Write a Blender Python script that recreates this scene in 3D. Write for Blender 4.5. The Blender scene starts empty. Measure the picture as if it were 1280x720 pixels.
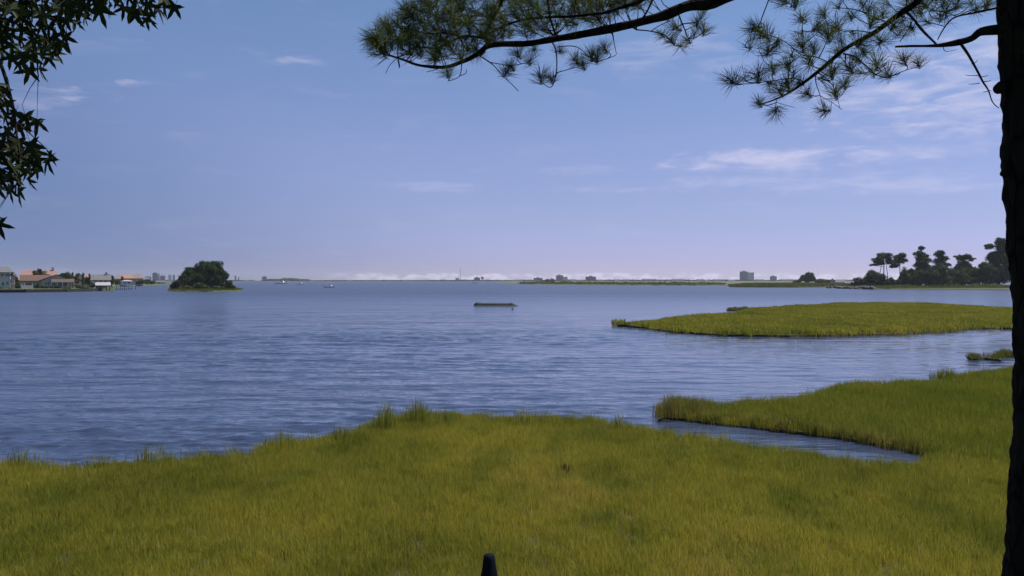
import bpy, math, random
import numpy as np
from mathutils import Vector, Matrix, noise as mnoise
random.seed(7); np.random.seed(7)
S = bpy.context.scene
C = S.collection
R = math.radians
# ------------------------------------------------------------------ camera
F = 1108.0; H = 4.0; HOR = 350.0                 # focal length in photo pixels, eye height over water, horizon row
cam = bpy.data.objects.new('camera', bpy.data.cameras.new('camera')); C.objects.link(cam)
cam.location = (0, 0, H); cam.rotation_euler = (R(90), 0, 0)
cam.data.sensor_width = 36; cam.data.lens = 36 * F / 1280
cam.data.shift_y = -10 / 1280.0
cam.data.clip_start = 0.05; cam.data.clip_end = 20000
S.camera = cam
# ------------------------------------------------------------------ sky, sun, exposure
S.view_settings.view_transform = 'Standard'; S.view_settings.look = 'None'
S.view_settings.gamma = 1; S.view_settings.exposure = 0.60
S.view_settings.use_curve_mapping = False
S.cycles.volume_bounces = 0; S.cycles.max_bounces = 6; S.cycles.volume_max_steps = 32
SUN_EL, SUN_AZ = 62.0, 66.0
w = bpy.data.worlds.new("World"); S.world = w; w.use_nodes = True
def ramp(nt, src, stops):
    r = nt.nodes.new('ShaderNodeValToRGB'); e = r.color_ramp.elements
    while len(e) > 1: e.remove(e[0])
    e[0].position = stops[0][0]; e[0].color = (*stops[0][1], 1)
    for p, c in stops[1:]:
        q = e.new(p); q.color = (*c, 1)
    nt.links.new(src, r.inputs[0]); return r.outputs[0]
def make_world():
    nt = w.node_tree; N = nt.nodes; L = nt.links; N.clear()
    def nd(t, **k):
        n = N.new(t)
        for a, b in k.items(): setattr(n, a, b)
        return n
    def val(x): return x
    def put(sock, v):
        if hasattr(v, 'is_linked'): L.new(v, sock)
        else: sock.default_value = v
    def m(op, a, b=0.0, c=0.0, clamp=False):
        n = nd('ShaderNodeMath', operation=op, use_clamp=clamp)
        put(n.inputs[0], a); put(n.inputs[1], b)
        if op in ('MULTIPLY_ADD', 'SMOOTH_MIN'): put(n.inputs[2], c)
        return n.outputs[0]
    def rng(v, a, b, c=0.0, d=1.0, smooth=True):
        n = nd('ShaderNodeMapRange', interpolation_type='SMOOTHSTEP' if smooth else 'LINEAR')
        put(n.inputs[0], v)
        for i, x in enumerate((a, b, c, d)): n.inputs[i + 1].default_value = x
        return n.outputs[0]
    def mixc(f, a, b, mode='MIX'):
        n = nd('ShaderNodeMix', data_type='RGBA', blend_type=mode)
        put(n.inputs[0], f); put(n.inputs[6], a); put(n.inputs[7], b)
        return n.outputs[2]
    sky = nd('ShaderNodeTexSky', sky_type='NISHITA', sun_disc=False)
    sky.sun_elevation = R(SUN_EL); sky.sun_rotation = R(SUN_AZ)
    sky.air_density = 0.75; sky.dust_density = 0.25; sky.ozone_density = 3.2; sky.altitude = 10
    tc = nd('ShaderNodeTexCoord')
    sp = nd('ShaderNodeSeparateXYZ'); L.new(tc.outputs['Generated'], sp.inputs[0])
    X, Y, Z = sp.outputs
    el = m('ARCSINE', Z); az = m('ARCTAN2', X, Y)
    # slight lavender cast, as this camera rendered the sky
    elw = rng(el, 0.0, 0.42, smooth=False)
    tint = ramp(nt, elw, [(0.0, (0.64, 0.57, 0.92)), (0.06, (0.64, 0.57, 0.92)), (0.16, (0.72, 0.635, 0.84)), (0.36, (0.92, 0.79, 0.91)), (0.67, (0.92, 0.95, 1.0)), (1.0, (0.92, 0.97, 1.0))])
    skyc = mixc(1.0, sky.outputs[0], tint, 'MULTIPLY')
    # the summer haze scatters more light on the sun's side of the sky
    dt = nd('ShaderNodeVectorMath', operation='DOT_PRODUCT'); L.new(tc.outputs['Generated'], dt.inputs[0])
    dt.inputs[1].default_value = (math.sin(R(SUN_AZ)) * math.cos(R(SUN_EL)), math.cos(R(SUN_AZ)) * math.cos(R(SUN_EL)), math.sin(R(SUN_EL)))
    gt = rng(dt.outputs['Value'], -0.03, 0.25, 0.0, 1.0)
    gl = m('MULTIPLY', 1.0, rng(dt.outputs['Value'], 0.55, 1.0, 1.0, 1.35))  # extra glow round the sun, mostly above the view, added to brighten the water
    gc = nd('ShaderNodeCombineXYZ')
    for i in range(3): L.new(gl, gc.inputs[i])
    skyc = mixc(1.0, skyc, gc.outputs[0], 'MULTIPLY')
    skyc = mixc(1.0, skyc, mixc(gt, (0.49, 0.59, 0.66, 1), (1.03, 0.99, 0.99, 1)), 'MULTIPLY')
    # cloud fields
    cv = nd('ShaderNodeCombineXYZ'); put(cv.inputs[0], m('MULTIPLY', az, 14.0)); put(cv.inputs[1], m('MULTIPLY', el, 62.0))
    ns = nd('ShaderNodeTexNoise'); L.new(cv.outputs[0], ns.inputs['Vector'])
    ns.inputs['Scale'].default_value = 0.9; ns.inputs['Detail'].default_value = 7; ns.inputs['Roughness'].default_value = 0.55
    ns.inputs['Distortion'].default_value = 0.6
    streak = ns.outputs[0]
    cvw = nd('ShaderNodeCombineXYZ'); put(cvw.inputs[0], m('MULTIPLY', az, 45.0)); put(cvw.inputs[1], m('MULTIPLY', el, 150.0))
    nw = nd('ShaderNodeTexNoise'); L.new(cvw.outputs[0], nw.inputs['Vector']); nw.inputs['Scale'].default_value = 1.0; nw.inputs['Detail'].default_value = 6
    wob = nw.outputs[0]
    patches = [  # px, py, rx, ry, strength
        (980, 200, 130, 15, .85), (1000, 226, 170, 12, .34), (1180, 110, 130, 62, .75), (1225, 70, 60, 40, .5),
        (380, 79, 36, 8, .6), (160, 103, 12, 4, .5), (188, 108, 30, 5, .35), (85, 117, 20, 8, .55), (45, 122, 30, 14, .35),
        (550, 234, 70, 6, .28), (735, 212, 60, 8, .22), (770, 236, 45, 6, .3), (1150, 232, 120, 10, .4), (830, 65, 120, 30, .3),
        (1130, 190, 120, 10, .45)]
    acc = None
    for px, py, rx, ry, st in patches:
        a0 = math.atan((px - 640) / F); r = math.hypot(F, px - 640); e0 = math.atan((HOR - py) / r)
        dx = m('MULTIPLY', m('SUBTRACT', az, a0), F / rx * math.cos(a0)); dy = m('MULTIPLY', m('SUBTRACT', el, e0), r / ry)
        d = m('ADD', m('MULTIPLY', dx, dx), m('MULTIPLY', dy, dy))
        d = m('ADD', d, m('MULTIPLY', m('SUBTRACT', wob, 0.5), 3.2))
        g = m('MULTIPLY', rng(d, 0.0, 1.6, 1.0, 0.0), st)
        acc = g if acc is None else m('MAXIMUM', acc, g)
    # the same thin streaks go on over the rest of the sky, sparsely
    sep = nd('ShaderNodeTexNoise'); sep.inputs['Scale'].default_value = 2.3; sep.inputs['Detail'].default_value = 2
    L.new(tc.outputs['Generated'], sep.inputs['Vector'])
    outside = m('MULTIPLY', rng(sep.outputs[0], 0.55, 0.7), rng(m('ABSOLUTE', az), 0.62, 0.9))
    acc = m('MAXIMUM', acc, m('MULTIPLY', outside, 0.5))
    cir = m('MULTIPLY', acc, rng(streak, 0.36, 0.66))
    # general very faint veil
    cir = m('MAXIMUM', cir, m('MULTIPLY', rng(streak, 0.52, 0.8), 0.12))
    # low cumulus on the horizon
    cv2 = nd('ShaderNodeCombineXYZ'); put(cv2.inputs[0], m('MULTIPLY', az, 55.0)); put(cv2.inputs[1], m('MULTIPLY', el, 120.0))
    n2 = nd('ShaderNodeTexNoise'); L.new(cv2.outputs[0], n2.inputs['Vector'])
    n2.inputs['Scale'].default_value = 1.0; n2.inputs['Detail'].default_value = 5; n2.inputs['Roughness'].default_value = 0.6
    cv3 = nd('ShaderNodeCombineXYZ'); put(cv3.inputs[0], m('MULTIPLY', az, 9.0))
    n3 = nd('ShaderNodeTexNoise'); L.new(cv3.outputs[0], n3.inputs['Vector']); n3.inputs['Scale'].default_value = 1.6
    n3.inputs['Detail'].default_value = 2
    top = m('ADD', m('MULTIPLY', n2.outputs[0], 0.0135), m('MULTIPLY', n3.outputs[0], 0.008))
    top = m('SUBTRACT', top, 0.0040)
    edge = m('SUBTRACT', top, el)
    cu = m('MULTIPLY', rng(edge, -0.0012, 0.0022), rng(az, -0.24, -0.14))
    cu = m('MULTIPLY', cu, rng(n2.outputs[0], 0.40, 0.60, 0.12, 1.0))
    cloudc = mixc(0.0, (6.6, 6.2, 7.6, 1), (6.6, 6.2, 7.6, 1))
    c1 = mixc(m('MULTIPLY', cir, 0.62), skyc, cloudc)
    c2 = mixc(m('MULTIPLY', cu, 0.5), c1, (7.0, 6.8, 8.2, 1))
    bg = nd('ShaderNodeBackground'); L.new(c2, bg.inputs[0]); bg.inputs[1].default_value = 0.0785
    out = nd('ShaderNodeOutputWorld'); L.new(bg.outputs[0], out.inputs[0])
make_world()
sl = bpy.data.lights.new('sun', 'SUN'); sl.energy = 5.0; sl.angle = R(0.53); sl.color = (1.0, 0.95, 0.87)
sun = bpy.data.objects.new('sun', sl); C.objects.link(sun)
sv = Vector((math.sin(R(SUN_AZ)) * math.cos(R(SUN_EL)), math.cos(R(SUN_AZ)) * math.cos(R(SUN_EL)), math.sin(R(SUN_EL))))
sun.rotation_euler = sv.to_track_quat('Z', 'Y').to_euler(); sun.location = (0, 0, 60)

# ------------------------------------------------------------------ helpers
def P(px, py, Y): return Vector(((px - 640) / F * Y, Y, H - (py - HOR) / F * Y))
def at(px, py, z=0.0):
    Y = (H - z) * F / (py - HOR)
    return Vector(((px - 640) / F * Y, Y, z))
def Xat(px, Y): return (px - 640) / F * Y
def Zat(py, Y): return H - (py - HOR) / F * Y

def tag(o, label=None, cat=None, group=None, kind=None):
    if label: o['label'] = label
    if cat: o['category'] = cat
    if group: o['group'] = group
    if kind: o['kind'] = kind
    return o
def empty(name, loc, rz=0.0):
    o = bpy.data.objects.new(name, None); o.empty_display_size = 0.3; C.objects.link(o)
    o.location = loc; o.rotation_euler = (0, 0, rz); return o
def mesh_obj(name, me, parent=None, loc=None):
    o = bpy.data.objects.new(name, me); C.objects.link(o)
    if parent: o.parent = parent
    if loc is not None: o.location = loc
    return o
class MB:
    def __init__(s): s.v = []; s.f = []
    def box(s, x0, x1, y0, y1, z0, z1):
        n = len(s.v)
        s.v += [(x0, y0, z0), (x1, y0, z0), (x1, y1, z0), (x0, y1, z0), (x0, y0, z1), (x1, y0, z1), (x1, y1, z1), (x0, y1, z1)]
        s.f += [tuple(n + i for i in q) for q in ((0, 3, 2, 1), (4, 5, 6, 7), (0, 1, 5, 4), (1, 2, 6, 5), (2, 3, 7, 6), (3, 0, 4, 7))]
        return s
    def tube(s, pts, rad, k=7, jitter=0.0, cap=True):
        pts = [Vector(p) for p in pts]; n0 = len(s.v)
        up = Vector((0.13, 0.31, 0.94))
        t0 = (pts[1] - pts[0]).normalized(); a = t0.cross(up)
        if a.length < 1e-3: a = t0.cross(Vector((1, 0, 0)))
        a.normalize()
        for i, p in enumerate(pts):
            t = (pts[min(i + 1, len(pts) - 1)] - pts[max(i - 1, 0)]).normalized()
            a = (a - t * a.dot(t)).normalized(); b = t.cross(a)
            for j in range(k):
                th = 2 * math.pi * j / k
                r = rad[i] * (1 + jitter * (mnoise.noise((p + (a * math.cos(th) + b * math.sin(th)) * rad[i]) * 9) ))
                s.v.append(tuple(p + (a * math.cos(th) + b * math.sin(th)) * r))
        for i in range(len(pts) - 1):
            for j in range(k):
                j2 = (j + 1) % k
                s.f.append((n0 + i * k + j, n0 + i * k + j2, n0 + (i + 1) * k + j2, n0 + (i + 1) * k + j))
        if cap:
            s.f.append(tuple(n0 + j for j in reversed(range(k)))); e = n0 + (len(pts) - 1) * k
            s.f.append(tuple(e + j for j in range(k)))
        return s
    def poly(s, pts, f=None):
        n = len(s.v); s.v += [tuple(p) for p in pts]; s.f.append(tuple(n + i for i in range(len(pts)))); return s
    def prism(s, prof, y0, y1):      # profile in xz, extruded along y
        n = len(s.v); k = len(prof)
        s.v += [(x, y0, z) for x, z in prof] + [(x, y1, z) for x, z in prof]
        s.f.append(tuple(n + i for i in range(k))); s.f.append(tuple(n + k + i for i in reversed(range(k))))
        for i in range(k):
            j = (i + 1) % k; s.f.append((n + i, n + k + i, n + k + j, n + j))
        return s
    def prism_x(s, prof, x0, x1):    # profile in yz, extruded along x
        n = len(s.v); k = len(prof)
        s.v += [(x0, y, z) for y, z in prof] + [(x1, y, z) for y, z in prof]
        s.f.append(tuple(n + i for i in reversed(range(k)))); s.f.append(tuple(n + k + i for i in range(k)))
        for i in range(k):
            j = (i + 1) % k; s.f.append((n + i, n + j, n + k + j, n + k + i))
        return s
    def mesh(s, name, mat, smooth=False):
        me = bpy.data.meshes.new(name); me.from_pydata(s.v, [], s.f); me.materials.append(mat)
        if smooth: me.polygons.foreach_set('use_smooth', [True] * len(me.polygons))
        me.update(); return me
    def build(s, name, mat, parent=None, smooth=False, loc=None):
        return mesh_obj(name, s.mesh(name, mat, smooth), parent, loc)

# ------------------------------------------------------------------ materials
def newmat(name):
    m = bpy.data.materials.new(name); m.use_nodes = True; nt = m.node_tree; nt.nodes.clear()
    return m, nt
def nz(nt, scale, detail=4, rough=0.55, vec=None, mapscale=None, obj=False):
    g = nt.nodes.new('ShaderNodeTexCoord' if obj else 'ShaderNodeNewGeometry')
    src = g.outputs['Object'] if obj else g.outputs['Position']
    if mapscale:
        mp = nt.nodes.new('ShaderNodeMapping'); mp.inputs['Scale'].default_value = mapscale
        nt.links.new(src, mp.inputs[0]); src = mp.outputs[0]
    n = nt.nodes.new('ShaderNodeTexNoise'); n.inputs['Scale'].default_value = scale
    n.inputs['Detail'].default_value = detail; n.inputs['Roughness'].default_value = rough
    nt.links.new(src, n.inputs['Vector']); return n.outputs[0]
def mixrgb(nt, f, a, b, mode='MIX'):
    n = nt.nodes.new('ShaderNodeMix'); n.data_type = 'RGBA'; n.blend_type = mode
    for s, v in ((n.inputs[0], f), (n.inputs[6], a), (n.inputs[7], b)):
        if hasattr(v, 'is_linked'): nt.links.new(v, s)
        elif isinstance(v, (int, float)): s.default_value = v
        else: s.default_value = (*v, 1)
    return n.outputs[2]
def prin(nt, col, rough=0.8, bump=None, spec=0.3, bdist=0.02, bstr=0.6, metallic=0.0, translucent=0.0):
    b = nt.nodes.new('ShaderNodeBsdfPrincipled')
    if hasattr(col, 'is_linked'): nt.links.new(col, b.inputs['Base Color'])
    else: b.inputs['Base Color'].default_value = (*col, 1)
    b.inputs['Roughness'].default_value = rough; b.inputs['Specular IOR Level'].default_value = spec
    b.inputs['Metallic'].default_value = metallic
    if bump is not None:
        bm = nt.nodes.new('ShaderNodeBump'); bm.inputs['Distance'].default_value = bdist; bm.inputs['Strength'].default_value = bstr
        nt.links.new(bump, bm.inputs['Height']); nt.links.new(bm.outputs[0], b.inputs['Normal'])
    out = nt.nodes.new('ShaderNodeOutputMaterial'); res = b.outputs[0]
    if translucent > 0:
        t = nt.nodes.new('ShaderNodeBsdfTranslucent'); mx = nt.nodes.new('ShaderNodeMixShader'); mx.inputs[0].default_value = translucent
        if hasattr(col, 'is_linked'): nt.links.new(col, t.inputs[0])
        else: t.inputs[0].default_value = (*col, 1)
        nt.links.new(res, mx.inputs[1]); nt.links.new(t.outputs[0], mx.inputs[2]); res = mx.outputs[0]
    nt.links.new(res, out.inputs[0]); return b
def surf(name, col, rough=0.8, var=0.25, scale=1.5, bump=0.0, spec=0.3, metallic=0.0):
    """matt surface whose colour drifts with two noises: dirt and weather"""
    m, nt = newmat(name)
    a = tuple(c * (1 - var) for c in col); b = tuple(min(1, c * (1 + var * 0.6)) for c in col)
    n1 = nz(nt, scale, 5, 0.65, obj=True)
    c = ramp(nt, n1, [(0.3, a), (0.7, b)])
    prin(nt, c, rough, bump=n1 if bump else None, bdist=bump, spec=spec, metallic=metallic); return m
def foliage(name, c1, c2, scale=0.6, tr=0.25, rough=0.6):
    m, nt = newmat(name)
    oi = nt.nodes.new('ShaderNodeObjectInfo')
    c = ramp(nt, nz(nt, scale, 5, 0.7), [(0.32, c1), (0.68, c2)])
    f = ramp(nt, oi.outputs['Random'], [(0, (0.8, 0.85, 0.8)), (1, (1.15, 1.1, 1.0))])
    c = mixrgb(nt, 1.0, c, f, 'MULTIPLY')
    prin(nt, c, rough, spec=0.08, translucent=tr); return m
M = {}
M['white'] = surf('white_paint', (0.62, 0.62, 0.60), 0.6, 0.15)
M['whiteroof'] = surf('white_roof', (0.26, 0.26, 0.27), 0.6, 0.1)
M['cream'] = surf('cream_stucco', (0.50, 0.45, 0.37), 0.8, 0.15)
M['greywall'] = surf('grey_siding', (0.48, 0.48, 0.47), 0.8, 0.15)
M['greenwall'] = surf('pale_green_siding', (0.36, 0.37, 0.31), 0.8, 0.18)
M['tan'] = surf('tan_stucco', (0.42, 0.32, 0.26), 0.8, 0.18)
M['coral'] = surf('coral_tile', (0.20, 0.12, 0.108), 0.8, 0.22)
M['redroof'] = surf('red_brown_shingle', (0.085, 0.050, 0.042), 0.85, 0.25)
M['orangeroof'] = surf('orange_tile', (0.24, 0.13, 0.095), 0.8, 0.22)
M['tanroof'] = surf('tan_shingle', (0.17, 0.12, 0.105), 0.85, 0.25)
M['greyroof'] = surf('grey_shingle', (0.10, 0.10, 0.11), 0.85, 0.25)
M['darkroof'] = surf('dark_shingle', (0.07, 0.07, 0.08), 0.85, 0.25)
M['glass'] = surf('window_glass', (0.03, 0.04, 0.05), 0.12, 0.1, spec=0.6)
M['blueglass'] = surf('blue_glass', (0.05, 0.11, 0.19), 0.25, 0.2, spec=0.6)
M['concrete'] = surf('pale_concrete', (0.42, 0.42, 0.42), 0.85, 0.15)
M['concrete2'] = surf('mauve_concrete', (0.28, 0.28, 0.35), 0.85, 0.15)
M['darkconc'] = surf('dark_concrete', (0.17, 0.18, 0.23), 0.85, 0.15)
M['wood'] = surf('weathered_wood', (0.16, 0.13, 0.10), 0.85, 0.3, 4)
M['bulk'] = surf('dark_bulkhead', (0.018, 0.018, 0.017), 0.9, 0.3, 1)
M['rock'] = surf('dark_riprap', (0.10, 0.095, 0.09), 0.9, 0.45, 1.2, 0.05)
M['hull'] = surf('white_gelcoat', (0.75, 0.75, 0.75), 0.3, 0.06)
M['navyhull'] = surf('navy_hull', (0.02, 0.025, 0.05), 0.35, 0.1)
M['lawn'] = surf('lawn', (0.055, 0.070, 0.024), 0.95, 0.35, 0.2)
M['sand'] = surf('shore_sand', (0.30, 0.27, 0.21), 0.95, 0.2, 0.5)
M['navy'] = surf('navy_plastic', (0.003, 0.005, 0.011), 0.85, 0.25, 8, spec=0.12)
M['redfloat'] = surf('faded_red_float', (0.30, 0.06, 0.05), 0.5, 0.2)
M['orange_pot'] = surf('white_rim', (0.45, 0.45, 0.42), 0.6, 0.2)
M['leaf_dark'] = foliage('dark_evergreen_leaves', (0.006, 0.014, 0.004), (0.040, 0.070, 0.012), 0.55, 0.15)
M['leaf_mid'] = foliage('mid_green_leaves', (0.016, 0.032, 0.008), (0.070, 0.100, 0.022), 0.5, 0.18)
M['leaf_pale'] = foliage('pale_green_leaves', (0.040, 0.055, 0.020), (0.10, 0.11, 0.038), 0.4, 0.2)
M['leaf_rust'] = foliage('rusty_leaves', (0.08, 0.055, 0.02), (0.20, 0.13, 0.04), 0.4, 0.25)
M['far_leaf'] = foliage('far_woods_leaves', (0.014, 0.022, 0.014), (0.035, 0.046, 0.028), 0.05, 0.1)
M['gum_leaf'] = foliage('sweetgum_leaves', (0.008, 0.013, 0.004), (0.024, 0.036, 0.009), 2.5, 0.15, 0.55)  # shade of the canopy overhead put into the leaf colour by darkening it
M['needle'] = foliage('pine_needles', (0.038, 0.060, 0.012), (0.125, 0.150, 0.036), 1.6, 0.38, 0.5)
def bark(name, col, scale=14, msc=(1, 1, 0.25), d=0.03):
    m, nt = newmat(name)
    n1 = nz(nt, scale, 6, 0.65, mapscale=msc)
    v = nt.nodes.new('ShaderNodeTexVoronoi'); v.feature = 'DISTANCE_TO_EDGE'; v.inputs['Scale'].default_value = scale * 0.8
    g = nt.nodes.new('ShaderNodeNewGeometry'); mp = nt.nodes.new('ShaderNodeMapping'); mp.inputs['Scale'].default_value = (1, 1, 0.35)
    nt.links.new(g.outputs['Position'], mp.inputs[0]); nt.links.new(mp.outputs[0], v.inputs['Vector'])
    r = ramp(nt, v.outputs[0], [(0.0, (0.15, 0.15, 0.15)), (0.12, (1, 1, 1))])
    c = ramp(nt, n1, [(0.3, tuple(x * 0.5 for x in col)), (0.7, col)])
    c = mixrgb(nt, 1.0, c, r, 'MULTIPLY')
    h = mixrgb(nt, 0.5, n1, r)
    prin(nt, c, 0.95, bump=h, bdist=d, bstr=1.0, spec=0.1); return m
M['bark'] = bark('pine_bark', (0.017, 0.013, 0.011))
M['twig'] = bark('twig_bark', (0.040, 0.032, 0.026), 40, (1, 1, 1), 0.004)
M['farbark'] = surf('far_bark', (0.045, 0.038, 0.032), 0.95, 0.3)

def grass_material(name, shift=0.0, tone=(0.04, 0.06, 0.015)):
    m, nt = newmat(name)
    big = nz(nt, 0.16, 4, 0.6, mapscale=(1, 0.55, 1))
    mid = nz(nt, 0.9, 4, 0.6, mapscale=(1, 0.5, 1))
    fine = nz(nt, 14, 3, 0.6, mapscale=(1, 1, 0.3))
    base = ramp(nt, big, [(0.28, (0.150, 0.168, 0.026)), (0.42, (0.225, 0.225, 0.032)), (0.54, (0.300, 0.278, 0.040)), (0.64, (0.330, 0.280, 0.056)), (0.74, (0.315, 0.240, 0.062))])
    c2 = ramp(nt, mid, [(0.30, (0.62, 0.72, 0.7)), (0.5, (1, 1, 1)), (0.72, (1.12, 1.05, 1.0))])
    c = mixrgb(nt, 1.0, base, c2, 'MULTIPLY')
    c3 = ramp(nt, fine, [(0.25, (0.72, 0.76, 0.65)), (0.55, (1.0, 1.0, 1.0)), (0.80, (1.22, 1.12, 1.3))])
    c = mixrgb(nt, 1.0, c, c3, 'MULTIPLY')
    oi = nt.nodes.new('ShaderNodeObjectInfo')
    dry = ramp(nt, oi.outputs['Random'], [(0.0, (0.86, 0.9, 0.9)), (0.85, (1.06, 1.03, 1.0)), (0.95, (1.15, 1.0, 1.2)), (1.0, (1.3, 1.15, 1.6))])
    c = mixrgb(nt, 1.0, c, dry, 'MULTIPLY')
    if shift: c = mixrgb(nt, shift, c, tone)
    prin(nt, c, 0.8, spec=0.06, translucent=0.46); return m
M['grass'] = grass_material('marsh_grass_blades')
M['grass_green'] = grass_material('green_cordgrass_blades', 0.75)
M['grass_isle'] = grass_material('isle_grass_blades', 0.35, (0.13, 0.15, 0.02))
M['grass_spit'] = grass_material('spit_grass_blades', 0.62, (0.095, 0.125, 0.014))
M['reed'] = foliage('reed_blades', (0.12, 0.15, 0.025), (0.26, 0.25, 0.05), 1.2, 0.45)
M['reed_tan'] = foliage('tan_reed_blades', (0.12, 0.115, 0.03), (0.26, 0.21, 0.06), 1.2, 0.45)
M['straw'] = foliage('straw_blades', (0.26, 0.22, 0.08), (0.38, 0.33, 0.14), 1.2, 0.35)
M['marsh_soil'] = surf('marsh_soil', (0.035, 0.033, 0.014), 0.95, 0.3, 0.7)
M['mud'] = surf('far_marsh_flat', (0.075, 0.08, 0.048), 0.95, 0.25, 0.02)

# ------------------------------------------------------------------ water
def water():
    rows = 900; yy = np.concatenate([np.linspace(0.9, 12, 150), np.linspace(12, 260, 880)[1:], np.linspace(260, 700, 30)[1:]])
    D = H * F / yy[::-1]
    D = np.concatenate([D, [6500.0]])
    tn = np.concatenate([np.linspace(-4.0, -0.66, 14)[:-1], np.linspace(-0.66, 0.66, 780), np.linspace(0.66, 4.0, 14)[1:]])
    DD, TT = np.meshgrid(D, tn, indexing='ij')
    x = DD * TT; y = DD.copy(); z = np.zeros_like(x)
    stepy = DD * DD / (H * F) * 0.28 + 0.02; stepx = DD * 1.32 / 780
    rs = np.random.RandomState(3)
    gust = np.zeros_like(x)
    for k in range(7):
        L = rs.uniform(14, 60); th = rs.uniform(-.5, .5)
        gust += np.cos(2 * np.pi / L * (x * np.sin(th) * 0.35 + y * np.cos(th)) + rs.uniform(0, 6.28))
    gust = 1 + 0.16 * gust
    for k in range(84):
        L = 0.24 * (2.2 / 0.24) ** (k / 83.0) * rs.uniform(0.9, 1.1); th = rs.normal(0.15, 0.42)
        kx, ky = 2 * np.pi / L * math.sin(th), 2 * np.pi / L * math.cos(th)
        a = 0.0026 * L ** 0.9
        lim = np.maximum(np.abs(math.cos(th)) * stepy, np.abs(math.sin(th)) * stepx) / L
        fade = np.clip(1.5 - 3.0 * lim, 0, 1)
        z += a * fade * gust * np.sin(kx * x + ky * y + rs.uniform(0, 6.28))
    # crests sharper than troughs; calm water close in among the marsh
    z = z + 1.5 * z * np.abs(z) * 4
    calm = 1 - 0.6 * np.clip((29 - y) / 8.0, 0, 1) * np.clip((x - 3.0) / 2.0, 0, 1)
    lee = 1 - 0.60 * np.clip((x / y + 0.12) / 0.34, 0, 1)      # sheltered water between the marshes
    z *= calm * lee
    n, mm = x.shape
    co = np.stack([x, y, z], -1).reshape(-1, 3).astype(np.float32)
    i = np.arange(n - 1)[:, None] * mm + np.arange(mm - 1)[None, :]
    q = np.stack([i, i + 1, i + mm + 1, i + mm], -1).reshape(-1, 4)
    me = bpy.data.meshes.new('water'); me.vertices.add(len(co)); me.vertices.foreach_set('co', co.ravel())
    me.loops.add(q.size); me.loops.foreach_set('vertex_index', q.ravel().astype(np.int32))
    me.polygons.add(len(q)); me.polygons.foreach_set('loop_start', np.arange(0, q.size, 4, dtype=np.int32))
    me.polygons.foreach_set('use_smooth', np.ones(len(q), dtype=bool)); me.update(calc_edges=True); me.validate()
    m, nt = newmat('bay_water')
    n1 = nz(nt, 0.55, 7, 0.54, mapscale=(0.34, 1.0, 1)); n3 = nz(nt, 2.6, 6, 0.65, mapscale=(0.6, 1.3, 1)); n2 = nz(nt, 0.11, 5, 0.6, mapscale=(0.4, 1.0, 1))
    def mth(op, a, b, c=None):
        n = nt.nodes.new('ShaderNodeMath'); n.operation = op
        for k_, v_ in enumerate((a, b, c)):
            if v_ is None: continue
            if hasattr(v_, 'is_linked'): nt.links.new(v_, n.inputs[k_])
            else: n.inputs[k_].default_value = v_
        return n.outputs[0]
    r2 = nt.nodes.new('ShaderNodeMapRange'); r2.inputs[1].default_value = 0.35; r2.inputs[2].default_value = 0.65
    r2.inputs[3].default_value = 0.4; r2.inputs[4].default_value = 1.5
    nt.links.new(n2, r2.inputs[0])
    hgt = mth('MULTIPLY', mth('ADD', n1, mth('MULTIPLY', n3, 0.05)), r2.outputs[0])
    sx = nt.nodes.new('ShaderNodeSeparateXYZ'); g0 = nt.nodes.new('ShaderNodeNewGeometry'); nt.links.new(g0.outputs['Position'], sx.inputs[0])
    lr = nt.nodes.new('ShaderNodeMapRange'); nt.links.new(sx.outputs[0], lr.inputs[0])
    for k_, v_ in enumerate((-9, 7, 0.95, 0.24)): lr.inputs[k_ + 1].default_value = v_
    hgt = mth('MULTIPLY', hgt, lr.outputs[0])
    b = prin(nt, (0.028, 0.040, 0.080), 0.06, bump=hgt, bdist=0.50, bstr=1.0, spec=0.5)
    # ripples too small to model far out act as roughness
    gp = nt.nodes.new('ShaderNodeNewGeometry'); ln = nt.nodes.new('ShaderNodeVectorMath'); ln.operation = 'LENGTH'; nt.links.new(gp.outputs['Position'], ln.inputs[0])
    rr_ = nt.nodes.new('ShaderNodeMapRange'); nt.links.new(ln.outputs['Value'], rr_.inputs[0])
    for k_, v_ in enumerate((35, 260, 0.03, 0.34)): rr_.inputs[k_ + 1].default_value = v_
    nt.links.new(rr_.outputs[0], b.inputs['Roughness'])

    b.inputs['IOR'].default_value = 1.333
    me.materials.append(m)
    tag(mesh_obj('water', me), kind='structure')
water()
sb = MB(); sb.poly([(-9000, -4000, -2.4), (9000, -4000, -2.4), (9000, 7000, -2.4), (-9000, 7000, -2.4)])
tag(sb.build('seabed', M['marsh_soil']), kind='structure')

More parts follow.
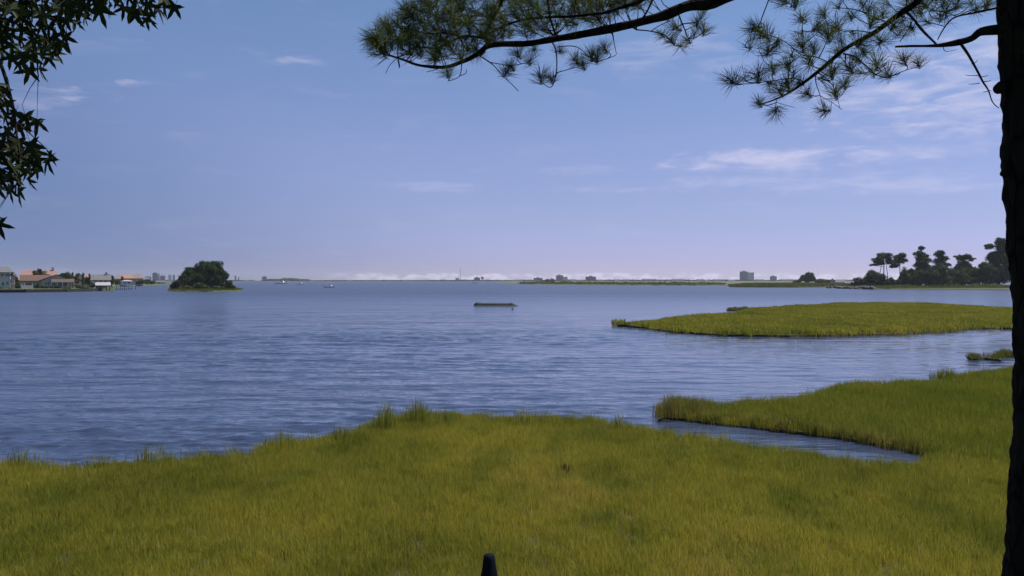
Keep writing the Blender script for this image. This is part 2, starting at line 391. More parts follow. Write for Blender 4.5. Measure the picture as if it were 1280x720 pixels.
# ------------------------------------------------------------------ land
def rough_line(pts, step=0.8, amp=0.22, seed=0):
    out = []
    for i in range(len(pts) - 1):
        a, b = Vector(pts[i]), Vector(pts[i + 1]); n = max(1, int((b - a).length / step))
        for k in range(n):
            p = a.lerp(b, k / n); q = mnoise.noise_vector(Vector((p.x * 0.9, p.y * 0.9, seed)))
            q2 = mnoise.noise_vector(Vector((p.x * 0.25, p.y * 0.25, seed + 9)))
            out.append(Vector((p.x + (q.x + 1.3 * q2.x) * amp, p.y + (q.y + 1.3 * q2.y) * amp, 0)))
    out.append(Vector(pts[-1])); return out
def slab(name, poly, top, bottom, mat, slope=0.3, kind='structure', parent=None):
    """land patch: flat top with a sloping bank down into the water"""
    from mathutils.geometry import tessellate_polygon
    n = len(poly); v = [(p.x, p.y, top) for p in poly]
    area = sum(poly[i].x * poly[(i + 1) % n].y - poly[(i + 1) % n].x * poly[i].y for i in range(n))
    for i in range(n):
        t = (poly[(i + 1) % n] - poly[i - 1]); nn = Vector((t.y, -t.x, 0))
        if area < 0: nn = -nn
        if nn.length > 0: nn.normalize()
        v.append((poly[i].x + nn.x * slope, poly[i].y + nn.y * slope, bottom))
    f = [tuple(t) for t in tessellate_polygon([[Vector((p.x, p.y, 0)) for p in poly]])]
    for i in range(n):
        j = (i + 1) % n; f.append((i, j, n + j, n + i))
    me = bpy.data.meshes.new(name); me.from_pydata(v, [], f); me.materials.append(mat); me.update()
    o = mesh_obj(name, me, parent)
    if kind: o['kind'] = kind
    return o
GT = 0.50; GA = 0.25      # grass tops above water
A_far = [(-260, 600), (-60, 578), (0, 572), (60, 573), (100, 577), (180, 568), (270, 563), (330, 551), (380, 546), (430, 537), (465, 524),
         (520, 514), (580, 516), (640, 519), (740, 520), (790, 527), (830, 534), (866, 540), (951, 555), (1035, 566), (1090, 571), (1145, 574)]
B_near = [(1185, 577), (1150, 569), (1110, 561), (1060, 551), (1000, 542), (930, 534), (870, 528), (832, 523)]
B_far = [(828, 505), (832, 494), (850, 489), (880, 491), (920, 493), (980, 489), (1010, 484), (1030, 476), (1060, 471), (1100, 471), (1170, 466),
         (1200, 461), (1268, 453), (1330, 448)]
pm = [at(x, y, GA) for x, y in A_far] + [at(x, y, 0) for x, y in B_near] + [at(x, y, GT) for x, y in B_far]
pm = [Vector((p.x, p.y, 0)) for p in pm]
pm = rough_line(pm, 0.7, 0.20, 1)
pm += [Vector((48, 42, 0)), Vector((48, 3, 0)), Vector((-32, 3, 0)), Vector((-32, 12, 0))]
slab('marsh_ground', pm, 0.06, -0.7, M['marsh_soil'], 0.35)
C_near = [(768, 404), (785, 408.5), (815, 413), (850, 416.5), (900, 420), (980, 421.5), (1060, 420), (1120, 419), (1180, 415.5), (1205, 412), (1240, 411), (1330, 412)]
C_far = [(1330, 384), (1265, 383), (1210, 380), (1150, 377), (1050, 377), (1000, 380), (950, 382.5), (915, 389), (890, 390), (860, 392), (820, 397), (790, 399), (772, 401)]
pc = [at(x, y, 0) for x, y in C_near] + [at(x, y, GT) for x, y in C_far]
pc = [Vector((p.x, p.y, 0)) for p in pc]; pc = rough_line(pc, 2.2, 0.6, 2)
slab('marsh_island', pc, 0.13, -0.7, M['marsh_soil'], 0.3)
pd1 = rough_line([Vector((p.x, p.y, 0)) for p in (at(1209, 447, 0), at(1230, 449, 0), at(1250, 447, 0), at(1250, 441.5, .4), at(1230, 439.5, .4), at(1212, 440.5, .4), at(1209, 447, 0))], .5, .15, 3)[:-1]
slab('marsh_tussock', pd1, 0.10, -0.7, M['marsh_soil'], 0.2)
pd2 = rough_line([Vector((p.x, p.y, 0)) for p in (at(1250, 444, 0), at(1275, 447, 0), at(1320, 444, 0), at(1320, 437, .4), at(1275, 436, .4), at(1252, 438, .4), at(1250, 444, 0))], .5, .15, 4)[:-1]
slab('marsh_tussock', pd2, 0.10, -0.7, M['marsh_soil'], 0.2)
pe = rough_line([Vector((p.x, p.y, 0)) for p in (at(909, 388.5, 0), at(925, 388.8, 0), at(946, 388, 0), at(948, 383.5, .4), at(930, 382, .4), at(912, 383, .4), at(909, 388.5, 0))], 1.5, .3, 5)[:-1]
slab('marsh_tussock', pe, 0.10, -0.7, M['marsh_soil'], 0.2)

# bank the viewer stands on (just below and behind the frame)
def bank():
    nx, ny = 60, 40; v = []; f = []
    for j in range(ny):
        for i in range(nx):
            x = -32 + 80 * i / (nx - 1); y = -14 + 24.5 * j / (ny - 1)
            t = max(0, min(1, (y - 3.2) / 6.3)); t = t * t * (3 - 2 * t)
            z = 2.15 * (1 - t) - 0.05 + 0.06 * mnoise.noise(Vector((x * .4, y * .4, 0)))
            v.append((x, y, z))
    for j in range(ny - 1):
        for i in range(nx - 1):
            a = j * nx + i; f.append((a, a + 1, a + nx + 1, a + nx))
    me = bpy.data.meshes.new('bank'); me.from_pydata(v, [], f); me.materials.append(M['lawn'])
    me.polygons.foreach_set('use_smooth', [True] * len(f))
    tag(mesh_obj('bank', me), kind='structure')
bank()

# ------------------------------------------------------------------ grass (geometry-node instances on scattered points)
def blade_clump(name, nb, rad, h0, h1, wd, lean, mat, seed):
    rs = random.Random(seed); v = []; f = []
    for b in range(nb):
        r = rad * math.sqrt(rs.random()); a = rs.uniform(0, 6.283); x0, y0 = r * math.cos(a), r * math.sin(a)
        h = rs.uniform(h0, h1); w0 = wd * rs.uniform(.7, 1.3); th = rs.uniform(0, 6.283); la = rs.uniform(0, 6.283); ll = lean * rs.random() * h
        dx, dy = math.cos(th) * w0 / 2, math.sin(th) * w0 / 2; lx, ly = math.cos(la) * ll, math.sin(la) * ll; n = len(v)
        v += [(x0 - dx, y0 - dy, -.04), (x0 + dx, y0 + dy, -.04),
              (x0 + lx * .35 - dx * .9, y0 + ly * .35 - dy * .9, h * .55), (x0 + lx * .35 + dx * .9, y0 + ly * .35 + dy * .9, h * .55),
              (x0 + lx, y0 + ly, h * (1 - .25 * ll / h))]
        f += [(n, n + 1, n + 3, n + 2), (n + 2, n + 3, n + 4)]
    me = bpy.data.meshes.new(name); me.from_pydata(v, [], f); me.materials.append(mat); me.update(); return me
def clump_set(name, mat, **k):
    col = bpy.data.collections.new(name)
    for i in range(5):
        o = bpy.data.objects.new(name, blade_clump(name, seed=i * 17 + 3, mat=mat, **k)); col.objects.link(o)
    return col
def gn_scatter(name, pts, scl, col, label=None, tilt=0.12):
    n = len(pts); me = bpy.data.meshes.new(name); me.vertices.add(n)
    me.vertices.foreach_set('co', np.asarray(pts, dtype=np.float32).ravel())
    a = me.attributes.new('scl', 'FLOAT', 'POINT'); a.data.foreach_set('value', np.asarray(scl, dtype=np.float32))
    rot = np.stack([np.random.normal(0, tilt, n), np.random.normal(0, tilt, n), np.random.uniform(0, 6.283, n)], -1).astype(np.float32)
    a = me.attributes.new('rot', 'FLOAT_VECTOR', 'POINT'); a.data.foreach_set('vector', rot.ravel())
    o = mesh_obj(name, me); nt = bpy.data.node_groups.new(name, 'GeometryNodeTree')
    nt.interface.new_socket('Geometry', in_out='INPUT', socket_type='NodeSocketGeometry')
    nt.interface.new_socket('Geometry', in_out='OUTPUT', socket_type='NodeSocketGeometry')
    gi = nt.nodes.new('NodeGroupInput'); go = nt.nodes.new('NodeGroupOutput')
    ip = nt.nodes.new('GeometryNodeInstanceOnPoints'); ci = nt.nodes.new('GeometryNodeCollectionInfo')
    ci.inputs['Collection'].default_value = col; ci.inputs['Separate Children'].default_value = True; ci.inputs['Reset Children'].default_value = True
    ip.inputs['Pick Instance'].default_value = True
    ns = nt.nodes.new('GeometryNodeInputNamedAttribute'); ns.data_type = 'FLOAT'; ns.inputs[0].default_value = 'scl'
    nr = nt.nodes.new('GeometryNodeInputNamedAttribute'); nr.data_type = 'FLOAT_VECTOR'; nr.inputs[0].default_value = 'rot'
    L = nt.links
    L.new(gi.outputs[0], ip.inputs['Points']); L.new(ci.outputs[0], ip.inputs['Instance'])
    L.new(ns.outputs[0], ip.inputs['Scale'])
    er = nt.nodes.new('FunctionNodeEulerToRotation'); L.new(nr.outputs[0], er.inputs[0]); L.new(er.outputs[0], ip.inputs['Rotation'])
    L.new(ip.outputs[0], go.inputs[0])
    md = o.modifiers.new('scatter', 'NODES'); md.node_group = nt
    return tag(o, label, kind='stuff')
def inside(poly, x, y):
    px = np.array([p.x for p in poly]); py = np.array([p.y for p in poly]); c = np.zeros(len(x), bool); j = len(px) - 1
    for i in range(len(px)):
        hit = ((py[i] > y) != (py[j] > y)) & (x < (px[j] - px[i]) * (y - py[i]) / (py[j] - py[i] + 1e-12) + px[i]); c ^= hit; j = i
    return c
def vnoise(x, y, s, seed):
    rs = np.random.RandomState(seed); out = np.zeros_like(x)
    for k in range(10):
        th = rs.uniform(0, 6.283); L = s * rs.uniform(.5, 1.8)
        out += np.sin((x * math.cos(th) + y * math.sin(th)) * 6.283 / L + rs.uniform(0, 6.283))
    return out / 3.2
def scatter(poly, dens, x0, x1, y0, y1, half=0.72):
    n = int((x1 - x0) * (y1 - y0) * dens); x = np.random.uniform(x0, x1, n); y = np.random.uniform(y0, y1, n)
    k = (np.abs(x) < y * half + 1.5); x, y = x[k], y[k]; k = inside(poly, x, y); return x[k], y[k]
near_set = clump_set('grass_blades', M['grass'], nb=44, rad=.17, h0=.13, h1=.29, wd=.0058, lean=.45)
mid_set = clump_set('grass_tufts', M['grass_spit'], nb=46, rad=.26, h0=.20, h1=.42, wd=.011, lean=.5)
far_set = clump_set('grass_mats', M['grass_isle'], nb=46, rad=.75, h0=.24, h1=.42, wd=.055, lean=.5)
spit = [at(x, y, 0) for x, y in B_near] + [at(x, y, GT) for x, y in B_far]
spit = [Vector((p.x, p.y, 0)) for p in spit]; spit[-1] = Vector((60, 60, 0)); spit.append(Vector((60, 12, 0))); spit.append(Vector((11.0, 17.2, 0)))
def ground_noise(x, y): return .90 + .10 * vnoise(x, y, 3.0, 5) + .06 * vnoise(x, y, 1.1, 9)
x, y = scatter(pm, 72, -22, 30, 8.2, 27); k = ~inside(spit, x, y); x, y = x[k], y[k]
gn_scatter('marsh_grass', np.stack([x, y, np.full_like(x, .06)], -1), ground_noise(x, y) + np.random.uniform(-.10, .10, len(x)), near_set,
           'short olive green marsh grass filling the foreground', .09)
x, y = scatter(pm, 3.5, -22, 30, 8.2, 27)
gn_scatter('dry_stalks', np.stack([x, y, np.full_like(x, .08)], -1), np.random.uniform(.7, 1.15, len(x)), clump_set('straw_blades', M['straw'], nb=4, rad=.2, h0=.14, h1=.30, wd=.006, lean=.4),
           'pale dry stalks scattered through the foreground grass', .15)
x, y = scatter(pm, 30, 2, 46, 17, 42); k = inside(spit, x, y); x, y = x[k], y[k]
gn_scatter('marsh_grass', np.stack([x, y, np.full_like(x, .06)], -1), .90 + .12 * vnoise(x, y, 4, 6) + np.random.uniform(-.13, .13, len(x)), mid_set,
           'darker green marsh grass on the right-hand spit', .1)
x, y = scatter(pc, 3.6, 5, 110, 55, 165)
gn_scatter('marsh_grass', np.stack([x, y, np.full_like(x, .13)], -1), .85 + .12 * vnoise(x, y, 9, 7) + np.random.uniform(-.12, .12, len(x)), far_set,
           'yellow-green marsh grass covering the low island', .1)
pts = []
for pl in (pd1, pd2, pe):
    xs = [p.x for p in pl]; ys = [p.y for p in pl]
    x, y = scatter(pl, 18 if pl is not pe else 3, min(xs), max(xs), min(ys), max(ys), 1.2); pts += list(zip(x, y, [.1] * len(x)))
gset = clump_set('green_grass_tufts', M['grass_green'], nb=40, rad=.32, h0=.22, h1=.5, wd=.022, lean=.5)
gn_scatter('tussock_grass', np.array(pts), np.random.uniform(.5, .8, len(pts)), gset, 'green grass on the small tussocks off the marsh')
# taller fringe along the water's edge
edge_pts = []; edge_scl = []
for i in range(len(pm) - 5):
    a, b = pm[i], pm[i + 1]
    for k in range(7):
        t = random.random(); p = a.lerp(b, t); d = (b - a); n_ = Vector((-d.y, d.x, 0)).normalized() * random.uniform(-.05, .5) * random.choice((-1, 1))
        q = p + n_
        if q.y < 60 and abs(q.x) < q.y * .8 + 1 and inside(pm, np.array([q.x]), np.array([q.y]))[0]:
            edge_pts.append((q.x, q.y, .12)); v_ = mnoise.noise(Vector((q.x * .5, q.y * .5, 3)))
            edge_scl.append(max(.5, .92 + .45 * v_ + random.uniform(-.15, .2)))
eset = clump_set('fringe_grass_blades', M['reed'], nb=24, rad=.16, h0=.16, h1=.42, wd=.008, lean=.5)
gn_scatter('fringe_grass', np.array(edge_pts), edge_scl, eset, 'taller uneven grass fringe along the water\'s edge')
# tan stalky fringe on the spit facing the channel
sp_pts = []
bn = rough_line([Vector((p.x, p.y, 0)) for p in [at(x, y, 0) for x, y in B_near[1:]] + [at(826, 508, .3), at(832, 495, GT)]], .12, .1, 8)
for p in bn:
    for k in range(3):
        sp_pts.append((p.x + random.uniform(-.1, .1), p.y + random.uniform(-.12, .30), .02))
tset = clump_set('tan_stalks', M['reed_tan'], nb=16, rad=.13, h0=.18, h1=.48, wd=.009, lean=.4)
gn_scatter('tan_fringe_grass', np.array(sp_pts), np.random.uniform(.7, 1.25, len(sp_pts)), tset, 'tan and green stalks on the muddy edge of the spit')

ci_pts = []
for i in range(len(pc) - 1):
    for k in range(5):
        p = pc[i].lerp(pc[i + 1], random.random()); ci_pts.append((p.x + random.uniform(-.5, .5), p.y + random.uniform(-.5, .9), .05))
gn_scatter('island_fringe_grass', np.array(ci_pts), [max(.35, .8 + .6 * mnoise.noise(Vector((q[0] * .25, q[1] * .25, 5))) + random.uniform(-.2, .2)) * min(1, max(.3, (q[0] - 8) / 14)) for q in ci_pts],
           clump_set('island_fringe_blades', M['reed_tan'], nb=22, rad=.5, h0=.12, h1=.38, wd=.04, lean=.5), 'ragged tan grass edge round the low island')
def reed_clump(px, py, width_px, h, nb, label, mat='reed', name='reed_clump'):
    base = at(px, py, .15); wr = width_px / F * base.y / 2; v = []; f = []
    for b in range(nb):
        x0 = max(-wr, min(wr, random.gauss(0, wr * .5))); y0 = max(-.3, min(.3, random.gauss(0, .16))); hh = h * random.uniform(.45, 1) * math.exp(-(x0 / max(wr, .1)) ** 2 * .5)
        w0 = .010 * random.uniform(.7, 1.2); lx = random.gauss(0, .16) * hh; ly = random.gauss(0, .12) * hh; th = random.uniform(-.8, .8); n = len(v)
        dx, dy = w0 / 2 * math.cos(th), w0 / 2 * math.sin(th)
        v += [(x0 - dx, y0 - dy, -.05), (x0 + dx, y0 + dy, -.05), (x0 + lx * .3 - dx, y0 + ly * .3 - dy, hh * .55), (x0 + lx * .3 + dx, y0 + ly * .3 + dy, hh * .55), (x0 + lx, y0 + ly, hh)]
        f += [(n, n + 1, n + 3, n + 2), (n + 2, n + 3, n + 4)]
    me = bpy.data.meshes.new(name); me.from_pydata(v, [], f); me.materials.append(M[mat])
    tag(mesh_obj(name, me, loc=base), label, 'reed clump', 'taller reed clumps on the marsh edges')
reed_clump(481, 536, 30, .86, 150, 'densest green reed clump at the left corner of the foreground point')
reed_clump(522, 528, 40, .80, 170, 'wide low reed clump at the tip of the foreground point')
reed_clump(560, 530, 34, .56, 70, 'sparse short reeds just right of the widest clump on the point')
reed_clump(657, 531, 48, .56, 120, 'wispy reed clump mid-way along the foreground shore')
reed_clump(776, 537, 30, .52, 60, 'thin spiky reeds beside the mouth of the creek')
reed_clump(838, 519, 26, .80, 200, 'bushy tan and green reed clump on the tip of the right spit', 'reed_tan')
reed_clump(868, 517, 50, .66, 190, 'low tan reed clump right behind the tip of the spit', 'reed_tan')
reed_clump(350, 560, 40, .55, 80, 'low reed clump on the left shore below the open bay')
reed_clump(430, 552, 30, .55, 80, 'small reed clump left of the densest one on the point')
reed_clump(190, 578, 60, .50, 90, 'scattered short reeds on the far left shoreline')
reed_clump(30, 584, 50, .50, 80, 'short reeds at the left edge of the marsh')
reed_clump(706, 590, 20, .24, 60, 'small dark brown patch of dead stalks in the middle of the foreground marsh', 'leaf_rust')
reed_clump(1182, 476, 40, .62, 420, 'dark green bushy clump on the back edge of the spit', 'grass_spit')

# ------------------------------------------------------------------ trees
def crown_mesh(name, blobs, mat, leaf, dens, rs, gap=0.0):
    v = []; f = []
    for (cx, cy, cz, rx, ry, rz) in blobs:
        nsub = max(10, int(15 * min(1.6, (rx * rz / 6) ** .5))); subs = [(cx, cy, cz, rx * .62, ry * .62, rz * .62)]
        for q in range(nsub):
            u = Vector((rs.gauss(0, 1), rs.gauss(0, 1), rs.gauss(0, 1))).normalized() * rs.uniform(.35, .88); k0 = rs.uniform(.30, .56)
            subs.append((cx + u.x * rx, cy + u.y * ry, cz + u.z * rz, rx * k0 * 1.15, ry * k0, max(rz * k0 * 1.05, rx * k0 * .45, leaf)))
        for (sx, sy, sz, ax, ay, az_) in subs:
            n = int(4 * math.pi * ((ax * ay + ax * az_ + ay * az_) / 3) * dens * .85 / (leaf * leaf))
            for i in range(n):
                u = Vector((rs.gauss(0, 1), rs.gauss(0, 1), rs.gauss(0, 1))).normalized(); r = (1 + .25 * rs.gauss(0, .5)) * (1 - .5 * rs.random() ** 1.6)
                p = Vector((sx + u.x * ax * r, sy + u.y * ay * r, sz + u.z * az_ * r))
                if gap and mnoise.noise(p * (1.1 / max(.8, rx * .5))) < -0.5 + gap: continue
                s = leaf * rs.uniform(.45, 1.05)
                nrm = (u + Vector((rs.gauss(0, .55), rs.gauss(0, .55), rs.gauss(0, .55) + .25))).normalized()
                a = nrm.orthogonal().normalized(); a.rotate(Matrix.Rotation(rs.uniform(0, 6.28), 3, nrm)); b = nrm.cross(a)
                k = len(v); v += [tuple(p - a * s * .5 - b * s * .3), tuple(p + a * s * .5 - b * s * .35), tuple(p + b * s * .55)]
                f.append((k, k + 1, k + 2))
    me = bpy.data.meshes.new(name); me.from_pydata(v, [], f); me.materials.append(mat); me.update(); return me
def tree(name, label, cat, Y, trunk_px, base_z, blobs_px, mat='leaf_dark', leaf=.42, trunk_r=.22, limbs=True, gap=.12, group=None, dens=4.2, depth=1.0, trunks=None):
    """blobs_px: (px, py, half-width px, half-height px) read off the photo and placed at the distance Y"""
    rs = random.Random(hash(label) % 1000 if False else sum(map(ord, label)))
    s = Y / F; X0 = Xat(trunk_px, Y); root = empty(name, (X0, Y, base_z)); tag(root, label, cat, group)
    blobs = []
    for i, b in enumerate(blobs_px):
        px, py, hw, hh = b[:4]; dy = b[4] if len(b) > 4 else rs.uniform(-.5, .5) * hw * s
        blobs.append((Xat(px, Y) - X0, dy * depth, Zat(py, Y) - base_z, hw * s, max(hw, hh) * s * .9 * depth, hh * s))
    zt = max(b[2] for b in blobs)
    tr = MB(); bend = rs.uniform(-.25, .25)
    for (ox, rr) in (trunks or [(0, trunk_r)]):
        tr.tube([(ox * s, 0, -.3), (ox * s + bend * .3, 0, zt * .35), (ox * s * .6 + bend, 0, zt * .7), (ox * s * .3 + bend * .6, 0, zt)], [rr * 1.35, rr, rr * .75, rr * .3], 7)
    tr.build('trunk', M['farbark'], root, True)
    if limbs:
        for b in blobs:
            lb = MB(); z0 = max(.15 * zt, min(b[2] - .6 * b[5] - .15 * abs(b[0]), .8 * zt))
            lb.tube([(bend * .5, 0, z0), (b[0] * .55, b[1] * .5, (z0 + b[2]) / 2), (b[0], b[1], b[2])], [trunk_r * .55, trunk_r * .35, trunk_r * .1], 5)
            lb.build('limb', M['farbark'], root, True)
    mesh_obj('crown', crown_mesh('crown', blobs, M[mat], leaf, dens, rs, gap), root)
    return root
def shrub(label, Y, blobs_px, base_z, mat='leaf_mid', leaf=.4, name='shrub', cat='shrub', group=None, gap=.05):
    rs = random.Random(sum(map(ord, label))); s = Y / F; px0 = blobs_px[0][0]; X0 = Xat(px0, Y)
    root = empty(name, (X0, Y, base_z)); tag(root, label, cat, group)
    blobs = [(Xat(b[0], Y) - X0, rs.uniform(-.4, .4) * b[2] * s, Zat(b[1], Y) - base_z, b[2] * s, b[2] * s * .9, b[3] * s) for b in blobs_px]
    st = MB()
    for b in blobs: st.tube([(0, 0, -.2), (b[0] * .8, b[1], max(.2, b[2] * .6)), (b[0], b[1], b[2])], [.09, .06, .02], 5)
    st.build('stem', M['farbark'], root); mesh_obj('crown', crown_mesh('crown', blobs, M[mat], leaf, 4.2, rs, gap), root)
    return root

# --- wooded islet on the left
YI = 318.0
isl = [at(211, 364.2), at(235, 364.9), at(262, 365), at(290, 364.3), at(301, 363.4), at(292, 362.2), at(262, 361.6), at(232, 361.8), at(214, 362.8), at(211, 364.2)]
isl = rough_line([Vector((p.x, p.y, 0)) for p in isl], 3, .5, 11)[:-1]
slab('islet_ground', isl, .45, -.6, M['lawn'], 1.2)
g = 'trees on the wooded islet'
tree('evergreen_tree', 'tallest broad dark evergreen in the middle of the wooded islet', 'tree', YI + 5, 254, .4,
     [(254, 334, 10, 8), (247, 340, 10, 9), (262, 341, 11, 10), (250, 349, 14, 10), (240, 345, 9, 9), (257, 330.5, 8, 5)], 'leaf_dark', .42, .3, group=g)
tree('evergreen_tree', 'second tallest evergreen with an open right side at the right of the islet', 'tree', YI + 6, 270, .4,
     [(270, 333, 7.5, 7), (276, 339, 6, 7), (268, 340, 8, 8), (272, 349, 10, 9), (264, 351, 10, 9), (280, 347, 6, 8)], 'leaf_dark', .42, .3, group=g)
tree('evergreen_tree', 'greyish round evergreen left of the tallest tree on the islet', 'tree', YI + 4, 236, .4,
     [(236, 338.5, 6, 5), (232, 346, 7, 6), (240, 352, 9, 7), (228, 352, 6, 6)], 'leaf_mid', .4, .22, group=g)
shrub('dark rounded bush at the left end of the wooded islet', YI + 1, [(222, 355, 8, 6), (216, 358, 5, 4), (229, 357, 6, 5)], .4, 'leaf_dark', group=g)
shrub('dark bush at the right end of the wooded islet', YI + 1, [(286, 355, 6, 6), (280, 357, 5, 4.5), (291, 359, 3.5, 3)], .4, 'leaf_dark', group=g)
shrub('light green shrub in front of the islet trees', YI - 4, [(250, 357, 6.5, 4), (258, 359, 5, 2.8), (244, 359, 4, 3)], .4, 'leaf_pale', .33, group=g)
shrub('small yellowish shrub at the waterline left of the light green one', YI - 5, [(235, 359.5, 4, 2.4), (227, 360.5, 3.5, 1.8)], .4, 'leaf_pale', .33, group=g)
shrub('short brownish shrub at the waterline below the right islet tree', YI - 5, [(270, 359.5, 5, 2.5), (277, 360, 4, 2)], .4, 'leaf_mid', .33, group=g)

# --- right-hand wooded shore
rsh = [(1030, 359.5), (1060, 360.6), (1090, 361.2), (1130, 361.8), (1180, 362.2), (1240, 362.4), (1340, 362.6)]
rp = [at(x, y) for x, y in rsh] + [Vector((430, 640, 0)), Vector((220, 640, 0)), Vector((205, 560, 0))]
rp = rough_line([Vector((p.x, p.y, 0)) for p in rp] + [at(*rsh[0])], 4, .8, 12)[:-1]
slab('wooded_shore', rp, .55, -.6, M['lawn'], 1.5)
YR = 425.0
g = 'trees on the right-hand shore'
tree('umbrella_pine', 'flat-topped pine with bare trunks, leftmost tall tree on the right shore', 'tree', YR, 1104.5, .5,
     [(1098, 325, 7, 4.5), (1106, 320, 8.5, 5), (1113, 326, 6.5, 4.5), (1102, 329, 6, 2.8), (1092, 331, 5, 1.3)], 'leaf_dark', .5, .24, group=g, dens=4.2, trunks=[(0, .26), (-5.5, .17), (5, .17)])
shrub('dark bush filling in behind the leftmost shore shrubs', YR + 12, [(1092, 354, 9, 4), (1100, 355, 8, 4), (1082, 356, 7, 3), (1136, 355, 9, 3.5)], .5, 'leaf_dark', .45, group=g)
tree('umbrella_pine', 'smaller round-headed pine just right of the flat-topped one', 'tree', YR + 6, 1125, .5,
     [(1127, 321, 8, 5), (1121, 326, 6, 5), (1118, 332, 6.5, 3.2), (1129, 325, 6, 4)], 'leaf_dark', .5, .22, group=g, dens=4.2)
tree('pine_tree', 'pointed tall pine rising behind the dark shore thicket', 'tree', YR + 8, 1152, .5,
     [(1152, 310, 4.5, 3.5), (1150, 317, 8, 4), (1154, 323, 9.5, 5), (1149, 331, 10, 6), (1157, 336, 9, 7), (1146, 343, 9, 7)], 'leaf_dark', .5, .28, group=g, gap=.2)
tree('pine_tree', 'broad pine with drooping right boughs beside the pointed one', 'tree', YR + 9, 1175, .5,
     [(1174, 317, 7, 4.5), (1180, 323, 7, 3.2), (1172, 326, 8, 5), (1183, 331, 6, 2.5), (1176, 335, 9, 6)], 'leaf_dark', .5, .26, group=g, gap=.2)
tree('evergreen_tree', 'dark rounded tree in front of the two tall pines', 'tree', YR - 8, 1163, .5,
     [(1163, 343, 13, 10), (1172, 338, 10, 8), (1153, 348, 10, 9), (1178, 348, 10, 9), (1165, 352, 12, 7), (1145, 350, 7, 8)], 'leaf_dark', .5, .25, group=g)
tree('broadleaf_tree', 'pale green spreading tree between the pine group and the rightmost tree', 'tree', YR + 5, 1206, .5,
     [(1206, 322, 9, 4.5), (1198, 321, 5, 2.5), (1214, 324, 5, 3), (1206, 330, 8, 5), (1200, 337, 8, 6), (1212, 336, 8, 5)], 'leaf_mid', .48, .22, group=g, gap=.2)
tree('evergreen_tree', 'dark thicket tree below the pale spreading one', 'tree', YR - 4, 1203, .5,
     [(1202, 345, 11, 9), (1212, 343, 9, 8), (1195, 350, 9, 7), (1219, 350, 7, 7), (1206, 352, 12, 6)], 'leaf_dark', .5, .22, group=g)
tree('evergreen_tree', 'rightmost and highest tree on the shore, against the near pine trunk', 'tree', YR, 1248, .5,
     [(1248, 302, 7, 6), (1236, 308, 8, 3.5), (1255, 310, 9, 8), (1241, 318, 8, 4), (1250, 322, 13, 8), (1243, 333, 12, 9), (1262, 330, 12, 12), (1252, 345, 14, 10), (1236, 347, 10, 9)], 'leaf_dark', .5, .34, group=g, gap=.16)
tree('broadleaf_tree', 'rusty green rounded tree left of the highest tree', 'tree', YR - 6, 1228, .5,
     [(1230, 335, 8, 7), (1224, 342, 7, 7), (1233, 347, 9, 8), (1240, 340, 6, 7)], 'leaf_mid', .46, .2, group=g)
tree('evergreen_tree', 'low dark tree filling the gap under the broad pine and the pale tree', 'tree', YR + 2, 1190, .5,
     [(1189, 345, 8, 9), (1184, 350, 9, 8), (1195, 352, 8, 6)], 'leaf_dark', .5, .2, group=g)
tree('evergreen_tree', 'dark bushy tree left of the pointed tall pine', 'tree', YR + 4, 1137, .5,
     [(1137, 340, 6, 7), (1133, 347, 8, 8), (1143, 350, 8, 7), (1126, 352, 7, 5)], 'leaf_dark', .5, .2, group=g)
tree('evergreen_tree', 'tree at the far right of the shore, mostly behind the near trunk', 'tree', YR - 2, 1290, .5,
     [(1288, 322, 14, 12), (1298, 338, 16, 14), (1280, 344, 13, 12)], 'leaf_dark', .5, .3, group=g)
g = 'shrubs on the right-hand shore'
shrub('dark shrub mound left of the flat-topped pine', YR - 4, [(1090, 346, 9, 7), (1099, 349, 8, 7), (1084, 351, 7, 5)], .5, 'leaf_dark', .45, group=g)
shrub('low dark bush at the left end of the wooded shore', YR - 5, [(1072, 352, 7, 4.5), (1066, 355, 5, 3), (1079, 354, 6, 4)], .5, 'leaf_dark', .45, group=g)
shrub('dark bush under the bare pine trunks', YR - 6, [(1114, 352, 7, 5), (1106, 354, 7, 4), (1121, 353, 5, 4)], .5, 'leaf_dark', .45, group=g)
shrub('feathery green shrub between the round-headed pine and the thicket', YR - 3, [(1130, 345, 6, 9), (1136, 350, 6, 8), (1128, 353, 6, 5)], .5, 'leaf_mid', .42, group=g)
shrub('lime green shrub at the foot of the thicket', YR - 14, [(1187, 355.5, 5, 3), (1193, 357, 5, 2)], .5, 'leaf_pale', .36, group=g)
shrub('long low green shrub on the bank at far right', YR - 15, [(1222, 357, 8, 2.4), (1234, 357.5, 8, 2), (1246, 357, 8, 2.2)], .5, 'leaf_pale', .36, group=g)
shrub('low olive shrub on the bank below the bare trunks', YR - 15, [(1122, 358, 6, 2), (1131, 358, 5, 1.8)], .5, 'leaf_pale', .36, group=g)
# shore grass on the right bank, islet edge and far flats
def bank_grass(name, poly_, dens, col, zz, label, lo=.7, hi=1.3, bb=None):
    xs = [p.x for p in poly_]; ys = [p.y for p in poly_]; b = bb or (min(xs), max(xs), min(ys), max(ys))
    x, y = scatter(poly_, dens, *b, half=.8); gn_scatter(name, np.stack([x, y, np.full_like(x, zz)], -1), np.random.uniform(lo, hi, len(x)), col, label)
bset = clump_set('bank_grass_mats', M['grass_green'], nb=40, rad=1.3, h0=.4, h1=1.0, wd=.16, lean=.5)
bank_grass('shore_grass', rp, .6, bset, .5, 'green grass on the bank under the right-hand trees', bb=(150, 300, 385, 440))
bank_grass('islet_grass', isl, .8, bset, .4, 'grass around the foot of the wooded islet', .35, .8)

